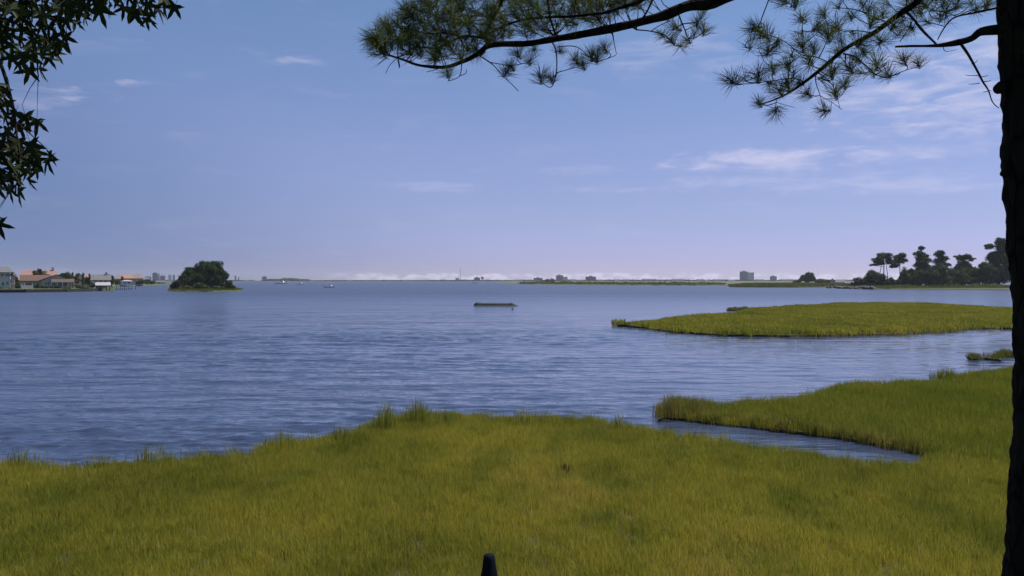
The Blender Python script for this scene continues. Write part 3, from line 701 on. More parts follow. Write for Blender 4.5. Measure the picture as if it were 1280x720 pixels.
# jetty rocks at the left end of the wooded shore
def rock_mesh(seed):
    rs = random.Random(seed); v = []; f = []
    n, k = 4, 7
    for i in range(n + 1):
        ph = math.pi * i / n
        for j in range(k):
            th = 2 * math.pi * j / k; r = 1 + rs.uniform(-.25, .2)
            v.append((r * math.sin(ph) * math.cos(th), r * math.sin(ph) * math.sin(th), .7 * r * math.cos(ph)))
    for i in range(n):
        for j in range(k): f.append((i * k + j, i * k + (j + 1) % k, (i + 1) * k + (j + 1) % k, (i + 1) * k + j))
    me = bpy.data.meshes.new('rock'); me.from_pydata(v, [], f); me.materials.append(M['rock']); me.update(); return me
rocks = [rock_mesh(i) for i in range(5)]
jr = empty('rock_jetty', at(1062, 361)); tag(jr, 'dark rock jetty running left from the wooded shore into the bay', 'jetty')
for i in range(70):
    px = random.uniform(1034, 1094); p = at(px, 360.3 + (px - 1034) / 60 * 1.4 + random.uniform(-.25, .35)); s = random.uniform(.5, 1.15) * (1 if px > 1042 else .75)
    o = mesh_obj('rock', random.choice(rocks), jr, (p.x - jr.location.x, p.y - jr.location.y, random.uniform(.0, .9) - p.z)); o.scale = (s * 1.3, s, s)
    o.rotation_euler = (random.uniform(-.3, .3), random.uniform(-.3, .3), random.uniform(0, 6))

# low dark hummock in mid bay
def hummock():
    a = at(592, 382.4); b = at(647, 382.4); Y = a.y; root = empty('barge_hulk', ((a.x + b.x) / 2, Y, 0))
    tag(root, 'low dark overgrown barge-like hump lying alone in the open bay', 'islet')
    L = b.x - a.x; n = 44; v = []; f = []; k = 9
    for i in range(n + 1):
        t = i / n; x = -L / 2 + L * t
        h = .46 + .10 * mnoise.noise(Vector((x * 1.3, 0, 2))) + .06 * mnoise.noise(Vector((x * 5, 0, 7)))
        h *= min(1, (t * 14 + .35)) * min(1, ((1 - t) * 5.0) ** .8 + .12); h += .16 * math.exp(-((t - .10) / .05) ** 2) + .1 * math.exp(-((t - .86) / .05) ** 2)
        for j in range(k):
            u = j / (k - 1); yy = (u - .5) * 2.2 * (min(1, t * 10 + .3)) * min(1, (1 - t) * 6 + .2)
            zz = -.3 if j in (0, k - 1) else h * (1 - abs(u - .5) ** 2 * 1.9) + .05 * mnoise.noise(Vector((x * 3, yy * 3, 1)))
            v.append((x, yy, zz))
    for i in range(n):
        for j in range(k - 1): a_ = i * k + j; f.append((a_, a_ + k, a_ + k + 1, a_ + 1))
    me = bpy.data.meshes.new('hump'); me.from_pydata(v, [], f); me.materials.append(surf('dark_weeds', (.040, .040, .022), .95, .45, 1.5, .05)); mesh_obj('hump', me, root)
    sl_ = MB().box(-L / 2 + .05, L / 2 + .1, -1.25, -1.1, -.25, .10); sl_.build('waterline_sill', surf('pale_sill', (.34, .33, .26), .8, .2), root)
    gr = MB()
    for i in range(520):
        x = random.uniform(-L / 2 + .2, L / 2 - .5); yv = random.uniform(-.7, .7); h = random.uniform(.02, .14); t = (x + L / 2) / L; z0 = .36 * min(1, ((1 - t) * 5) ** .8)
        gr.poly([(x - .03, yv, z0 - .1), (x + .03, yv, z0 - .1), (x + random.uniform(-.08, .08), yv + random.uniform(-.05, .05), z0 + h)])
    o = gr.build('grass', M['leaf_dark'], root); o['kind'] = 'stuff'
hummock()
# crab-pot floats
def float_(px, py, r, mat, label):
    b = at(px, py); root = empty('float', b); tag(root, label, 'buoy')
    m = MB(); m.tube([(0, 0, -.1), (0, 0, 0), (0, 0, r * .8), (0, 0, r * 1.5), (0, 0, r * 1.8)], [r * .6, r, r, r * .7, r * .2], 10); m.build('body', M[mat], root, True)
    s = MB(); s.tube([(0, 0, r * 1.7), (.02, 0, r * 3.4)], [r * .14, r * .1], 5); s.build('stick', M['wood'], root)
float_(640.5, 387.0, .10, 'navy', 'tiny dark float in the water just right below the barge-like hump')
float_(589, 426, .06, 'redfloat', 'tiny faded red float in the open water below the hump')

# ------------------------------------------------------------------ houses
def house(label, px0, px1, Y, base_py_z, y_eave, y_ridge, wall, roof, style='hip', depth=9.0, wins=(), chim=None, porch=None, door=None, rz=0.0, name='house', over=.5, cat='house', group='houses on the left shore', ridge_frac=.45):
    x0, x1 = Xat(px0, Y), Xat(px1, Y); zb = base_py_z; cx = (x0 + x1) / 2; rz = -math.atan(cx / Y); kx = math.cos(rz); W = (x1 - x0) / 2 * kx
    root = empty(name, (cx, Y, zb), rz); tag(root, label, cat, group)
    he = Zat(y_eave, Y) - zb; hr = Zat(y_ridge, Y) - zb
    MB().box(-W, W, 0, depth, -.3, he).build('wall', M[wall], root)
    rf = MB(); o = over; t = .18
    if style == 'hip':
        rx = W * ridge_frac; yc = depth / 2; n = len(rf.v)
        rf.v += [(-W - o, -o, he), (W + o, -o, he), (W + o, depth + o, he), (-W - o, depth + o, he), (-rx, yc, hr), (rx, yc, hr),
                 (-W - o, -o, he - t), (W + o, -o, he - t), (W + o, depth + o, he - t), (-W - o, depth + o, he - t)]
        rf.f += [(0, 1, 5, 4), (1, 2, 5), (2, 3, 4, 5), (3, 0, 4), (6, 7, 1, 0), (7, 8, 2, 1), (8, 9, 3, 2), (9, 6, 0, 3), (9, 8, 7, 6)]
    elif style == 'gable':      # ridge across the view
        rf.prism_x([(-o, he - t), (depth + o, he - t), (depth + o, he), (depth / 2, hr), (-o, he)], -W - o, W + o)
    else:                       # gable end towards the bay
        rf.prism([(-W - o, he - .02), (W + o, he - .02), (W + o, he + .18), (0, hr + .16), (-W - o, he + .18)], .35, depth + o)
        gb = MB(); gb.prism([(-W + .02, he), (W - .02, he), (0, hr - .12)], .12, .34); gb.build('gable', M[wall], root)
        fs = MB(); fs.prism([(-W - o, he - .02), (-W - o, he + .2), (0, hr + .2), (W + o, he + .2), (W + o, he - .02), (0, hr - .05)], -.25, .10); fs.build('fascia', M['darkroof'], root)
    r_ = rf.build('roof', M[roof], root)
    if chim is not None: MB().box((Xat(chim, Y) - cx) * kx - .4, (Xat(chim, Y) - cx) * kx + .4, depth * .4, depth * .4 + .8, he, hr + .9).build('chimney', M['tan'], r_)
    for (wx, wy, ww, wh) in wins:
        X = (Xat(wx, Y) - cx) * kx; Z = Zat(wy, Y) - zb; a, b = ww * Y / F / 2, wh * Y / F / 2
        fr = MB(); fr.box(X - a - .1, X + a + .1, -.10, -.003, Z + b, Z + b + .1).box(X - a - .1, X + a + .1, -.10, -.003, Z - b - .1, Z - b).box(X - a - .1, X - a, -.10, -.003, Z - b, Z + b).box(X + a, X + a + .1, -.10, -.003, Z - b, Z + b).box(X - .04, X + .04, -.09, -.003, Z - b, Z + b)
        wn = fr.build('window', M['white'], root)
        MB().box(X - a, X + a, -.05, -.004, Z - b, Z + b).build('pane', M['glass'], wn)
        MB().box(X - a - .2, X + a + .2, -.18, -.102, Z - b - .18, Z - b - .1).build('sill', M['white'], wn)
    if door:
        X = (Xat(door, Y) - cx) * kx; d = MB().box(X - .5, X + .5, -.06, -.003, 0, 2.1).build('door', M['wood'], root)
        MB().box(X + .33, X + .4, -.12, -.062, .95, 1.05).build('handle', M['concrete'], d)
    if porch:
        pa, pb, pe_, posts, pd = porch; xa, xb = (Xat(pa, Y) - cx) * kx, (Xat(pb, Y) - cx) * kx; z = Zat(pe_, Y) - zb
        pr = MB(); pr.prism_x([(-pd, z - .25), (.0 - .01, z - .25), (-.01, z + .9), (-pd, z)], xa, xb); pr.build('porch_roof', M[roof], root)
        MB().box(xa, xb, -pd - .06, -pd - .004, z - .35, z + .02).build('fascia', M['white'], root)
        for i in range(posts):
            X = xa + .2 + (xb - xa - .4) * i / max(1, posts - 1); MB().box(X - .1, X + .1, -pd + .05, -pd + .25, 0, z - .252).build('post', M['white'], root)
    return root
# left land
lp = [(-260, 366.5), (-40, 366), (30, 365.6), (80, 365), (112, 364.2), (126, 363.4)]
lpoly = [at(x, y) for x, y in lp] + [Vector((Xat(140, 340), 342, 0)), Vector((Xat(142, 420), 420, 0)), Vector((-330, 470, 0)), Vector((-380, 300, 0))]
lpoly = rough_line([Vector((p.x, p.y, 0)) for p in lpoly] + [at(*lp[0])], 4, .5, 21)[:-1]
slab('left_shore', lpoly, .95, -.6, M['lawn'], .5)
bw = MB(); lpts = [at(x, y) for x, y in lp]
for a, b in zip(lpts[:-1], lpts[1:]):
    d = (b - a).normalized(); n_ = Vector((d.y, -d.x, 0))
    q = [a + n_ * .9, b + n_ * .9, b - n_ * .2, a - n_ * .2]; k = len(bw.v)
    bw.v += [(p.x, p.y, -.5) for p in q] + [(p.x, p.y, 1.02) for p in q]
    bw.f += [tuple(k + i for i in t) for t in ((4, 5, 6, 7), (0, 1, 5, 4), (1, 2, 6, 5), (2, 3, 7, 6), (3, 0, 4, 7))]
bwo = bw.build('bulkhead', M['bulk']); tag(bwo, 'dark timber bulkhead along the waterline of the left shore', 'sea wall')
house('grey-roofed white two-storey house cut by the left picture edge', -48, 13, 312, .95, 340.2, 333, 'greywall', 'greyroof', 'hip', 10,
      [(3, 344, 2.6, 3), (9.5, 344, 3, 3), (-8, 344, 3, 3), (4, 355, 3, 4.5), (9.5, 354, 2.5, 4), (-10, 355, 4, 4)], None, None, -4, over=1.2, ridge_frac=.93)
house('low side wing in shade beside the grey-roofed two-storey house', 13.5, 19, 316, .95, 344, 340, 'tan', 'darkroof', 'hip', 7, [(16.5, 353, 2, 3)], name='house_wing', cat='house wing')
house('coral-roofed house behind, left of the red-brown ranch house', 22, 46, 345, .95, 349.8, 337.2, 'cream', 'coral', 'hip', 13, [(26, 353, 2, 2.5)], ridge_frac=.5)
house('coral-roofed house with small dark peak behind the ranch house gable', 50, 76, 350, .95, 346.8, 337.0, 'tan', 'coral', 'hip', 12, [(55, 350, 2, 2.5)], 66, ridge_frac=.42)
house('long red-brown roofed ranch house with a shaded front', 28, 62, 330, .95, 351, 343.6, 'greenwall', 'redroof', 'gable', 10,
      [(34, 355.5, 3, 4), (41, 355.5, 3, 4), (47, 355, 2.4, 3.5)], None, None, 38, over=.9)
house('pale green gabled front wing with screened porch and white posts', 52, 89, 324, .95, 351, 343.6, 'greenwall', 'redroof', 'front', 7,
      [(57, 354.6, 2.2, 4.4), (60.5, 354.6, 2.2, 4.4), (66.5, 355.5, 4, 5), (74, 355.5, 5, 5), (81, 355.5, 5, 5)], None, (64, 93, 351.5, 5, 2.6), None, over=.8, name='house_wing', cat='house wing')
house('cream house with an orange gable between the two cypresses', 92, 105, 345, .95, 348, 341.8, 'cream', 'orangeroof', 'front', 8, [(97, 351, 2, 3), (101, 351, 2, 3)])
house('white house with a long grey roof behind the boathouse', 113, 137, 365, .95, 350, 343, 'white', 'greyroof', 'gable', 9, [(120, 352, 3, 2), (126, 352, 3, 2), (132, 352, 3, 2)], 133, over=.7)
house('tan house with a low tiled roof behind the porch end', 76, 92, 358, .95, 348, 342.6, 'tan', 'tanroof', 'hip', 9, [(80, 351, 2, 2), (87, 351, 2, 2)])
house('small coral-roofed house behind the left end of the long grey roof', 104, 116, 400, .95, 347.5, 342.8, 'cream', 'coral', 'hip', 9, [(108, 350, 2, 2)])
# farther shore left
fl = [Vector((p.x, p.y, 0)) for p in [at(128, 358.2), at(160, 357.8), at(190, 357), at(214, 355.6)]] + [Vector((-385, 1150, 0)), Vector((-620, 1150, 0)), Vector((-420, 560, 0))]
slab('left_far_shore', rough_line(fl + [fl[0]], 8, 1.2, 22)[:-1], .9, -.6, M['lawn'], 2)
fh = 'tan houses on the farther left shore'
house('small tan house right beside the round dark tree', 143.5, 153, 575, .9, 348.5, 343.4, 'tan', 'tanroof', 'hip', 9, [(149, 351.5, 2, 2.4)], group=fh)
house('tan house with an orange hip roof, second in the farther row', 151.5, 166, 580, .9, 348, 342.8, 'tan', 'orangeroof', 'hip', 11, [(155, 351, 2, 2.4), (161, 351, 2, 2.4)], group=fh)
house('white-fronted low house in front of the farther row', 152, 166, 560, .9, 351.5, 350, 'white', 'whiteroof', 'hip', 5, [(156, 353.4, 2.4, 2), (161, 353.4, 2.4, 2)], group=fh)
house('largest brown-roofed house at the right end of the farther row', 164, 179, 585, .9, 348, 342.2, 'tan', 'tanroof', 'hip', 11, [(168, 351, 2, 2.4), (174, 351, 2, 2.4)], group=fh)
house('low pale building under the first city tower', 187, 206, 700, .9, 352.6, 350.8, 'white', 'greyroof', 'gable', 8, [(192, 353.6, 3, 1), (199, 353.6, 3, 1)], group=fh)
house('small grey house right of the farther tan row', 180, 188, 640, .9, 350, 346.4, 'greywall', 'greyroof', 'hip', 8, [(184, 351.5, 2, 1.6)], group=fh)
# left-shore planting
g = 'trees and shrubs around the left houses'
def cypress(px, ytop, ybot, Y, hw, label):
    n = 4; tree('cypress_tree', label, 'tree', Y, px, .95, [(px, ytop + (ybot - ytop) * (i + .5) / n, hw * (.7 + .3 * math.sin((i + .8) / n * 3)), (ybot - ytop) / n * .75) for i in range(n)], 'leaf_dark', .35, .14, False, 0, g)
cypress(103.7, 342, 357, 330, 1.4, 'slim dark cypress, nearer of the two beside the cream house')
cypress(112, 343, 356, 340, 1.1, 'slim dark cypress at the left end of the long grey roof')
cypress(90.8, 340.5, 352, 352, .9, 'thin dark cypress behind the porch end')
tree('palm_like_tree', 'small dark treetop sticking up between the coral roofs', 'tree', 336, 48.5, .95, [(48.5, 338, 2.6, 1.8), (50, 341, 2, 2)], 'leaf_dark', .35, .1, False, .0, g)
tree('autumn_tree', 'rusty olive tree spreading over the ranch house ridge', 'tree', 342, 52, .95, [(50, 342, 8, 3.4), (58, 343.5, 5, 3), (44, 341, 4, 3)], 'leaf_rust', .4, .18, True, .1, g)
tree('evergreen_tree', 'dark green trees rising behind the porch roof', 'tree', 348, 83, .95, [(83, 345, 7, 4.6), (77, 344.5, 4, 3.4), (89, 348, 4, 4)], 'leaf_dark', .4, .2, True, .05, g)
tree('broadleaf_tree', 'brownish tree between porch end and cream house', 'tree', 340, 96, .95, [(95, 350.5, 4, 5), (97, 344, 2.5, 2.5)], 'leaf_rust', .4, .15, True, .1, g)
tree('evergreen_tree', 'upright oval dark tree at the right end of the near houses', 'tree', 372, 139.5, .95, [(139.5, 347.5, 2.9, 3.8), (139.5, 351.5, 2.9, 4)], 'leaf_dark', .42, .18, False, 0, g)
tree('evergreen_tree', 'round dark tree right of the oval one', 'tree', 470, 146, .9, [(146, 352.5, 3.8, 3.2)], 'leaf_dark', .5, .16, False, 0, g)
tree('evergreen_tree', 'dark tree below the largest brown-roofed far house', 'tree', 560, 178, .9, [(178, 352.5, 4.5, 3), (173, 353.5, 3, 2.2)], 'leaf_dark', .55, .16, False, 0, g)
tree('evergreen_tree', 'tall thin dark tree between the two far tan houses', 'tree', 570, 152.6, .9, [(152.6, 348, 1, 4)], 'leaf_dark', .5, .16, False, 0, g)
tree('broadleaf_tree', 'green tree between the two-storey house and the coral roofs', 'tree', 338, 19.5, .95, [(19, 348, 3.6, 4.6), (21, 353, 3.6, 4), (17.5, 352, 3, 3.6)], 'leaf_dark', .38, .16, True, .05, g)
tree('broadleaf_tree', 'dark tree standing behind the grey roof near its right end', 'tree', 385, 133, .95, [(133, 345.5, 4.4, 3.4), (138, 348, 3.4, 3.4), (128, 346.5, 3, 2.6)], 'leaf_dark', .42, .16, True, .05, g)
tree('broadleaf_tree', 'low green trees at the right end of the farther row of houses', 'tree', 600, 184, .9, [(184, 352, 6, 2.8), (191, 353, 5, 2.2), (178, 352, 4, 2.6)], 'leaf_mid', .55, .16, False, .05, g)
tree('broadleaf_tree', 'small dark trees crowded between cream house and grey roof', 'tree', 352, 109, .95, [(109, 350.5, 3.4, 4.4), (106, 354, 3, 3), (112, 354, 3, 3)], 'leaf_dark', .38, .14, True, .05, g)
for i, (px, py, hw, hh, Y, mt, lb) in enumerate([
        (24, 358.5, 3.5, 4, 316, 'leaf_mid', 'green bush at the foot of the shaded side wing'),
        (34, 359.5, 3, 2, 322, 'leaf_dark', 'dark low bush in front of the ranch house behind the white fence'),
        (45, 358.6, 3.5, 2.6, 320, 'leaf_dark', 'dark bush under the ranch house windows'),
        (54, 359, 5, 2.2, 318, 'leaf_dark', 'dark hedge in front of the gabled wing'),
        (64.5, 359.3, 2.4, 2, 316, 'leaf_pale', 'pale round bush in the middle of the lawn'),
        (71, 359, 4, 2.6, 318, 'leaf_dark', 'dark bush before the screened porch'),
        (82, 361, 5, 4.2, 309, 'leaf_pale', 'large pale green bush at the waterline before the porch'),
        (97, 358, 4, 2.2, 320, 'leaf_mid', 'low green bush below the cream house'),
        (106, 360, 6, 3, 312, 'leaf_pale', 'yellow-green waterside bush left of the boathouse'),
        (114.5, 356.5, 4, 3.6, 322, 'leaf_mid', 'dark olive bush at the left side of the boathouse'),
        (12, 361.8, 4, 2.6, 306, 'leaf_dark', 'dark bush at the waterline below the two-storey house'),
        (1, 361.5, 4, 2.6, 306, 'leaf_mid', 'waterside bush at the left picture edge')]):
    shrub(lb, Y, [(px, py, hw, hh), (px + hw * .6, py + .6, hw * .6, hh * .7)], .9, mt, .32, group=g)
# white picket-like fence
def white_fence():
    Y = 311; x0, x1 = Xat(26.5, Y), Xat(41, Y); root = empty('white_fence', ((x0 + x1) / 2, Y, 1.0), .5); tag(root, 'bright white board fence in front of the ranch house lawn', 'fence'); L = (x1 - x0) / 2 * .87
    n = 14; me = MB().box(-L / n + .015, L / n - .015, -.03, .03, 0, 1.15).mesh('board', M['white'])
    for i in range(n): mesh_obj('board', me, root, (-L + (i + .5) * 2 * L / n, 0, 0))
    pm_ = MB().box(-.12, .12, -.15, .09, 0, 1.9).mesh('post', M['white'])
    for px in (-L, -.42 * L, L): mesh_obj('post', pm_, root, (px, .2, 0))
    MB().box(-L, L, .034, .09, .85, .95).build('rail', M['white'], root)
white_fence()
# boathouse on piles and dock
def boathouse():
    Y = 322; x0, x1 = Xat(119, Y), Xat(138.5, Y); cx = (x0 + x1) / 2; W = (x1 - x0) / 2 * .9; root = empty('boathouse', (cx, Y, 0), -math.atan(cx / Y))
    tag(root, 'open boathouse with a white roof on dark piles over the water', 'boathouse')
    zt = Zat(352.8, Y); ze = Zat(356.6, Y)
    r = MB(); r.prism_x([(-.6, ze - .2), (6.6, ze - .2), (6.6, ze), (3, zt), (-.6, ze)], -W, W); r.build('roof', M['whiteroof'], root)
    pile = MB(); pile.tube([(0, 0, -1.5), (0, 0, ze - .2)], [.17, .15], 8); pme = pile.mesh('pile', M['bulk'], True)
    for x in (-W + .4, -W * .3, W * .45, W - .4):
        for y in (0.1, 5.6): mesh_obj('pile', pme, root, (x, y, 0))
    MB().box(-W, W * .5, .3, 1.5, .95, 1.1).build('deck', M['wood'], root)
    MB().box(-W + .3, W * .35, 4, 4.2, 1.12, ze - .3).build('back_wall', M['greywall'], root)
    a, b = Vector((Xat(138, Y) - cx, 2, 0)), Vector((Xat(164, 372) - cx, 372 - Y, 0))
boathouse()
def dock():
    a, b = Vector((Xat(137, 345), 345, 0)), Vector((Xat(166, 384), 384, 0)); d = b - a; n_ = Vector((-d.y, d.x, 0)).normalized()
    root = empty('dock', a); tag(root, 'low grey dock running right from the boathouse', 'dock')
    k = 30; ang = math.atan2(d.y, d.x); pl_ = MB().box(.02, d.length / k - .02, -.9, .9, .78, .86).mesh('plank', M['wood'])
    for i in range(k):
        o = mesh_obj('plank', pl_, root, d * (i / k)); o.rotation_euler.z = ang
    ps = MB(); ps.tube([(0, 0, -1.5), (0, 0, 1.5)], [.15, .13], 7); pme = ps.mesh('pile', M['bulk'], True)
    for i in range(7):
        for s_ in (-1, 1): mesh_obj('pile', pme, root, d * (i / 6) + n_ * s_ * 1.1)
dock()

# ------------------------------------------------------------------ boats
def boat(label, px0, px1, py, kind='motor'):
    a, b = at(px0, py), at(px1, py); L = (b - a).length; root = empty('motorboat', (a + b) / 2); tag(root, label, 'boat', 'boats on the bay')
    B = L * .17; n = 9; prof = []
    hull = MB(); k = 5
    for i in range(n + 1):
        t = i / n; x = -L / 2 + L * t; wd = B * (1 - max(0, (t - .45) / .55) ** 2.2) + .03; sh = L * (.10 + .05 * t * t)
        for (u, z) in ((-1, sh), (-.8, .02), (0, -.25), (.8, .02), (1, sh)): hull.v.append((x, u * wd, z))
    for i in range(n):
        for j in range(k - 1): q = i * k + j; hull.f.append((q, q + 1, q + k + 1, q + k))
    hull.f.append((0, 1, 2, 3, 4)); hull.f.append(tuple(n * k + j for j in (4, 3, 2, 1, 0)))
    for i in range(n): hull.f.append((i * k, (i + 1) * k, (i + 1) * k + 4, i * k + 4))
    hull.build('hull', M['hull'], root)
    MB().box(-L * .5, L * .32, -B * .84 - .03, -B * .84 + .02, -.05, .16).build('boot_stripe', M['navyhull'], root)
    c = MB(); c.prism([(-L * .16, L * .11), (L * .17, L * .11), (L * .07, L * .23), (-L * .14, L * .23)], -B * .6, B * .6); cb = c.build('cabin', M['hull'], root)
    c2 = MB(); c2.prism([(-L * .12, L * .15), (L * .10, L * .15), (L * .06, L * .21), (-L * .12, L * .21)], -B * .6 - .02, -B * .6 - .004); c2.build('window', M['glass'], cb)
    if kind == 'motor': MB().box(-L * .55, -L * .5, -.25, .25, .1, L * .16).build('outboard', M['navyhull'], root)
    return root
boat('white motorboat with dark waterline, nearest and largest boat on the left bay', 405.5, 420, 359.4)
boat('white boat before the dark far trees', 371, 381.5, 355.6, 'cruiser')
boat('faint long white boat just left of the one before the dark trees', 344, 361, 355.0, 'cruiser')
boat('tiny white boat below the dark block and water tank on the far shore', 589, 597, 354.2, 'cruiser')

# ------------------------------------------------------------------ far shore
YF = 2450.0
def far_land(name, pxs, front_py, Yb, z, mat, sl=8):
    pts = [at(x, y) for x, y in front_py]; p = [Vector((q.x, q.y, 0)) for q in pts] + [Vector((Xat(pxs[1], Yb), Yb, 0)), Vector((Xat(pxs[0], Yb), Yb, 0))]
    slab(name, rough_line(p + [p[0]], 40, 9, 31)[:-1], z, -.8, mat, sl)
far_land('far_shore', (120, 680), [(120, 352.2), (330, 352.0), (430, 352.0), (560, 352.0), (690, 352.05)], 4200, 1.2, surf('far_shore_ground', (.045, .05, .035), .95, .2, .02))
far_land('far_marsh_flat', (640, 1180), [(626, 354.2), (660, 355.4), (700, 356.2), (780, 356.6), (850, 356.8), (905, 357.2), (925, 358.4), (1000, 359.0), (1060, 358.6), (1120, 358.6)], 4200, .55, M['mud'], 3)
# marsh grass strip with darker front edge on the flats
fp = [at(912, 359.0), at(940, 359.3), at(1000, 359.5), at(1062, 359.0), at(1066, 356.0), at(1000, 355.6), at(930, 356.2), at(912, 359.0)]
fp = rough_line([Vector((p.x, p.y, 0)) for p in fp], 8, 1.5, 33)[:-1]
slab('near_marsh_flat', fp, .6, -.6, M['marsh_soil'], 1)
bank_grass('flat_marsh_grass', fp, .12, bset, .6, 'green marsh grass strip on the far right flats', .9, 1.7)
fp2 = rough_line([Vector((p.x, p.y, 0)) for p in [at(650, 355.3), at(700, 356.1), at(780, 356.6), at(900, 357.1), at(905, 356.0), at(780, 355.4), at(700, 354.9), at(655, 354.5)]] , 14, 3, 34)
bank_grass('flat_marsh_grass', fp2, .022, clump_set('far_grass_mats', M['grass_green'], nb=40, rad=3.2, h0=.5, h1=1.4, wd=.35, lean=.4), .5, 'dull green grass fringe on the distant flats', .8, 1.5)
def woods(name, label, spans, Y0, dY):
    v = []; f = []; rs = random.Random(5)
    for (x0, x1, y0, y1, n) in spans:
        for i in range(n):
            Y = Y0 + rs.uniform(0, dY); px = rs.uniform(x0, x1); zt = Zat(rs.uniform(y0, y1), Y); X = Xat(px, Y); r = rs.uniform(3, 9)
            for q in range(70):
                u = Vector((rs.gauss(0, 1), rs.gauss(0, 1), rs.gauss(0, 1))).normalized() * (1 - .3 * rs.random())
                p = Vector((X + u.x * r * 1.7, Y + u.y * r * 1.7, max(.8, (zt - 1) * .5 + 1 + u.z * (zt - 1) * .5))); s = rs.uniform(.8, 2.0)
                a = Vector((rs.gauss(0, 1), rs.gauss(0, 1), rs.gauss(0, 1))).normalized(); b = a.orthogonal().normalized(); k = len(v)
                v += [tuple(p - a * s), tuple(p + a * s), tuple(p + b * s * 1.5)]; f.append((k, k + 1, k + 2))
    me = bpy.data.meshes.new(name); me.from_pydata(v, [], f); me.materials.append(M['far_leaf']); tag(mesh_obj(name, me), label, kind='stuff')
woods('far_woods', 'thin dark line of woods along the distant shore',
      [(120, 340, 350.2, 351, 90), (336, 384, 348.6, 350.6, 60), (352, 372, 347.2, 349.5, 26), (380, 690, 350.3, 351.0, 240), (540, 620, 349.8, 350.6, 50), (650, 1080, 349.6, 350.8, 330)], 2330, 320)
def far_building(label, px0, px1, ytop, mat, Y=YF, floors=0, band='concrete', pent=True, name='apartment_block', depth=22, wing=None, side=None, group='far shore buildings', cat='building'):
    x0, x1 = Xat(px0, Y), Xat(px1, Y); cx = (x0 + x1) / 2; kx = math.cos(math.atan(cx / Y)); W = (x1 - x0) / 2 * kx; h = Zat(ytop, Y) - 1.2; root = empty(name, (cx, Y, 1.2), -math.atan(cx / Y)); tag(root, label, cat, group)
    MB().box(-W, W, 0, depth, -1, h).build('wall', M[mat], root)
    if floors:
        for i in range(floors):
            z = h * (i + .62) / floors
            MB().box(-W + .6, W - .6, -.6, -.01, z - h / floors * .22, z + h / floors * .14).build('window_band', M['glass'], root)
    MB().box(-W - .4, W + .4, -.8, depth + .4, h + .004, h + .6).build('roof', M[band], root)
    if pent: MB().box(-W * .35, W * .3, 4, 12, h + .604, h + 3).build('plant_room', M[mat], root)
    if side:
        a, b, yt, mt = side; xa, xb = (Xat(a, Y) - cx) * kx, (Xat(b, Y) - cx) * kx; MB().box(xa, xb, 4, depth + 9, -1, Zat(yt, Y) - 1.2).build('wing', M[mt], root)
    return root
far_building('dark blue glass tower, tallest of the blocks beside the wooded islet', 190.5, 196.5, 341.4, 'blueglass', floors=7, side=(196.6, 199.5, 341.8, 'concrete'))
far_building('mauve block right of the dark blue tower', 200, 206.5, 345, 'concrete2', floors=5)
far_building('slim bright white tower between mauve block and islet', 210.3, 214.2, 343.8, 'white', floors=0)
far_building('grey slim tower just left of the islet bushes', 216, 218.6, 344.2, 'concrete2', floors=6)
far_building('low grey-blue block left of the dark blue tower', 181, 189, 346.2, 'darkconc', floors=3)
far_building('faint slim grey block just right of the islet', 293.2, 295.4, 345, 'concrete2', floors=0, pent=False)
far_building('faint narrower block second right of the islet', 297.6, 299, 347, 'concrete2', floors=0, pent=False)
far_building('faint wide pale block midway between islet and far trees', 327.5, 333.5, 346, 'concrete', floors=4)
far_building('low dark block at the left end of the far trees', 341.5, 346, 349, 'darkconc', floors=0, pent=False)
far_building('low pale hall beside the tall mast', 569.5, 573.5, 348, 'concrete', floors=0, pent=False)
far_building('dark mauve block left of the water tank', 592.6, 600, 347.2, 'darkconc', floors=2)
far_building('mauve round-shouldered block at the left of the flats', 667, 678, 347.6, 'concrete2', floors=3)
far_building('large grey block right of the green bushes', 695, 704, 344.4, 'concrete2', floors=5, side=(704.1, 709.5, 346, 'concrete'))
far_building('dark grey block with a taller middle, alone on the flats', 732, 745, 346, 'darkconc', floors=4)
far_building('tallest grey hotel of two joined blocks on the right far shore', 924.5, 935, 339.6, 'concrete2', floors=9, side=(935.1, 942.5, 340.6, 'concrete'))
far_building('small boxy grey block right of the tall hotel', 962.5, 971, 345.6, 'concrete2', floors=4)
def mast(px, ytop, Y):
    root = empty('radio_mast', (Xat(px, Y), Y, 1)); tag(root, 'tall thin radio mast standing on the distant shore', 'mast'); h = Zat(ytop, Y) - 1
    leg = MB()
    for i in range(3):
        a = 2.1 * i; l = MB(); l.tube([(1.8 * math.cos(a), 1.8 * math.sin(a), 0), (.25 * math.cos(a), .25 * math.sin(a), h * .97)], [.42, .16], 5); l.build('leg', M['darkconc'], root)
    br = MB()
    for i in range(12):
        z = h * (i + .5) / 12; r = 1.8 - 1.55 * z / h; br.box(-r, r, -.1, .1, z, z + .3)
    br.build('bracing', M['darkconc'], root); MB().tube([(0, 0, h * .95), (0, 0, h * 1.04)], [.15, .08], 5).build('aerial', M['darkconc'], root)
mast(575.3, 333.5, 2400)
def water_tank(px, ytop, Y):
    root = empty('water_tower', (Xat(px, Y), Y, 1)); tag(root, 'round water tank on a stem right of the dark mauve block', 'water tower'); h = Zat(ytop, Y) - 1
    MB().tube([(0, 0, 0), (0, 0, h * .5)], [1.6, 1.3], 8).build('stem', M['concrete2'], root)
    MB().tube([(0, 0, h * .42), (0, 0, h * .6), (0, 0, h * .85), (0, 0, h)], [1.5, 4.2, 4.2, 1.2], 12).build('tank', M['darkconc'], root, True)
water_tank(603, 345.4, 2420)
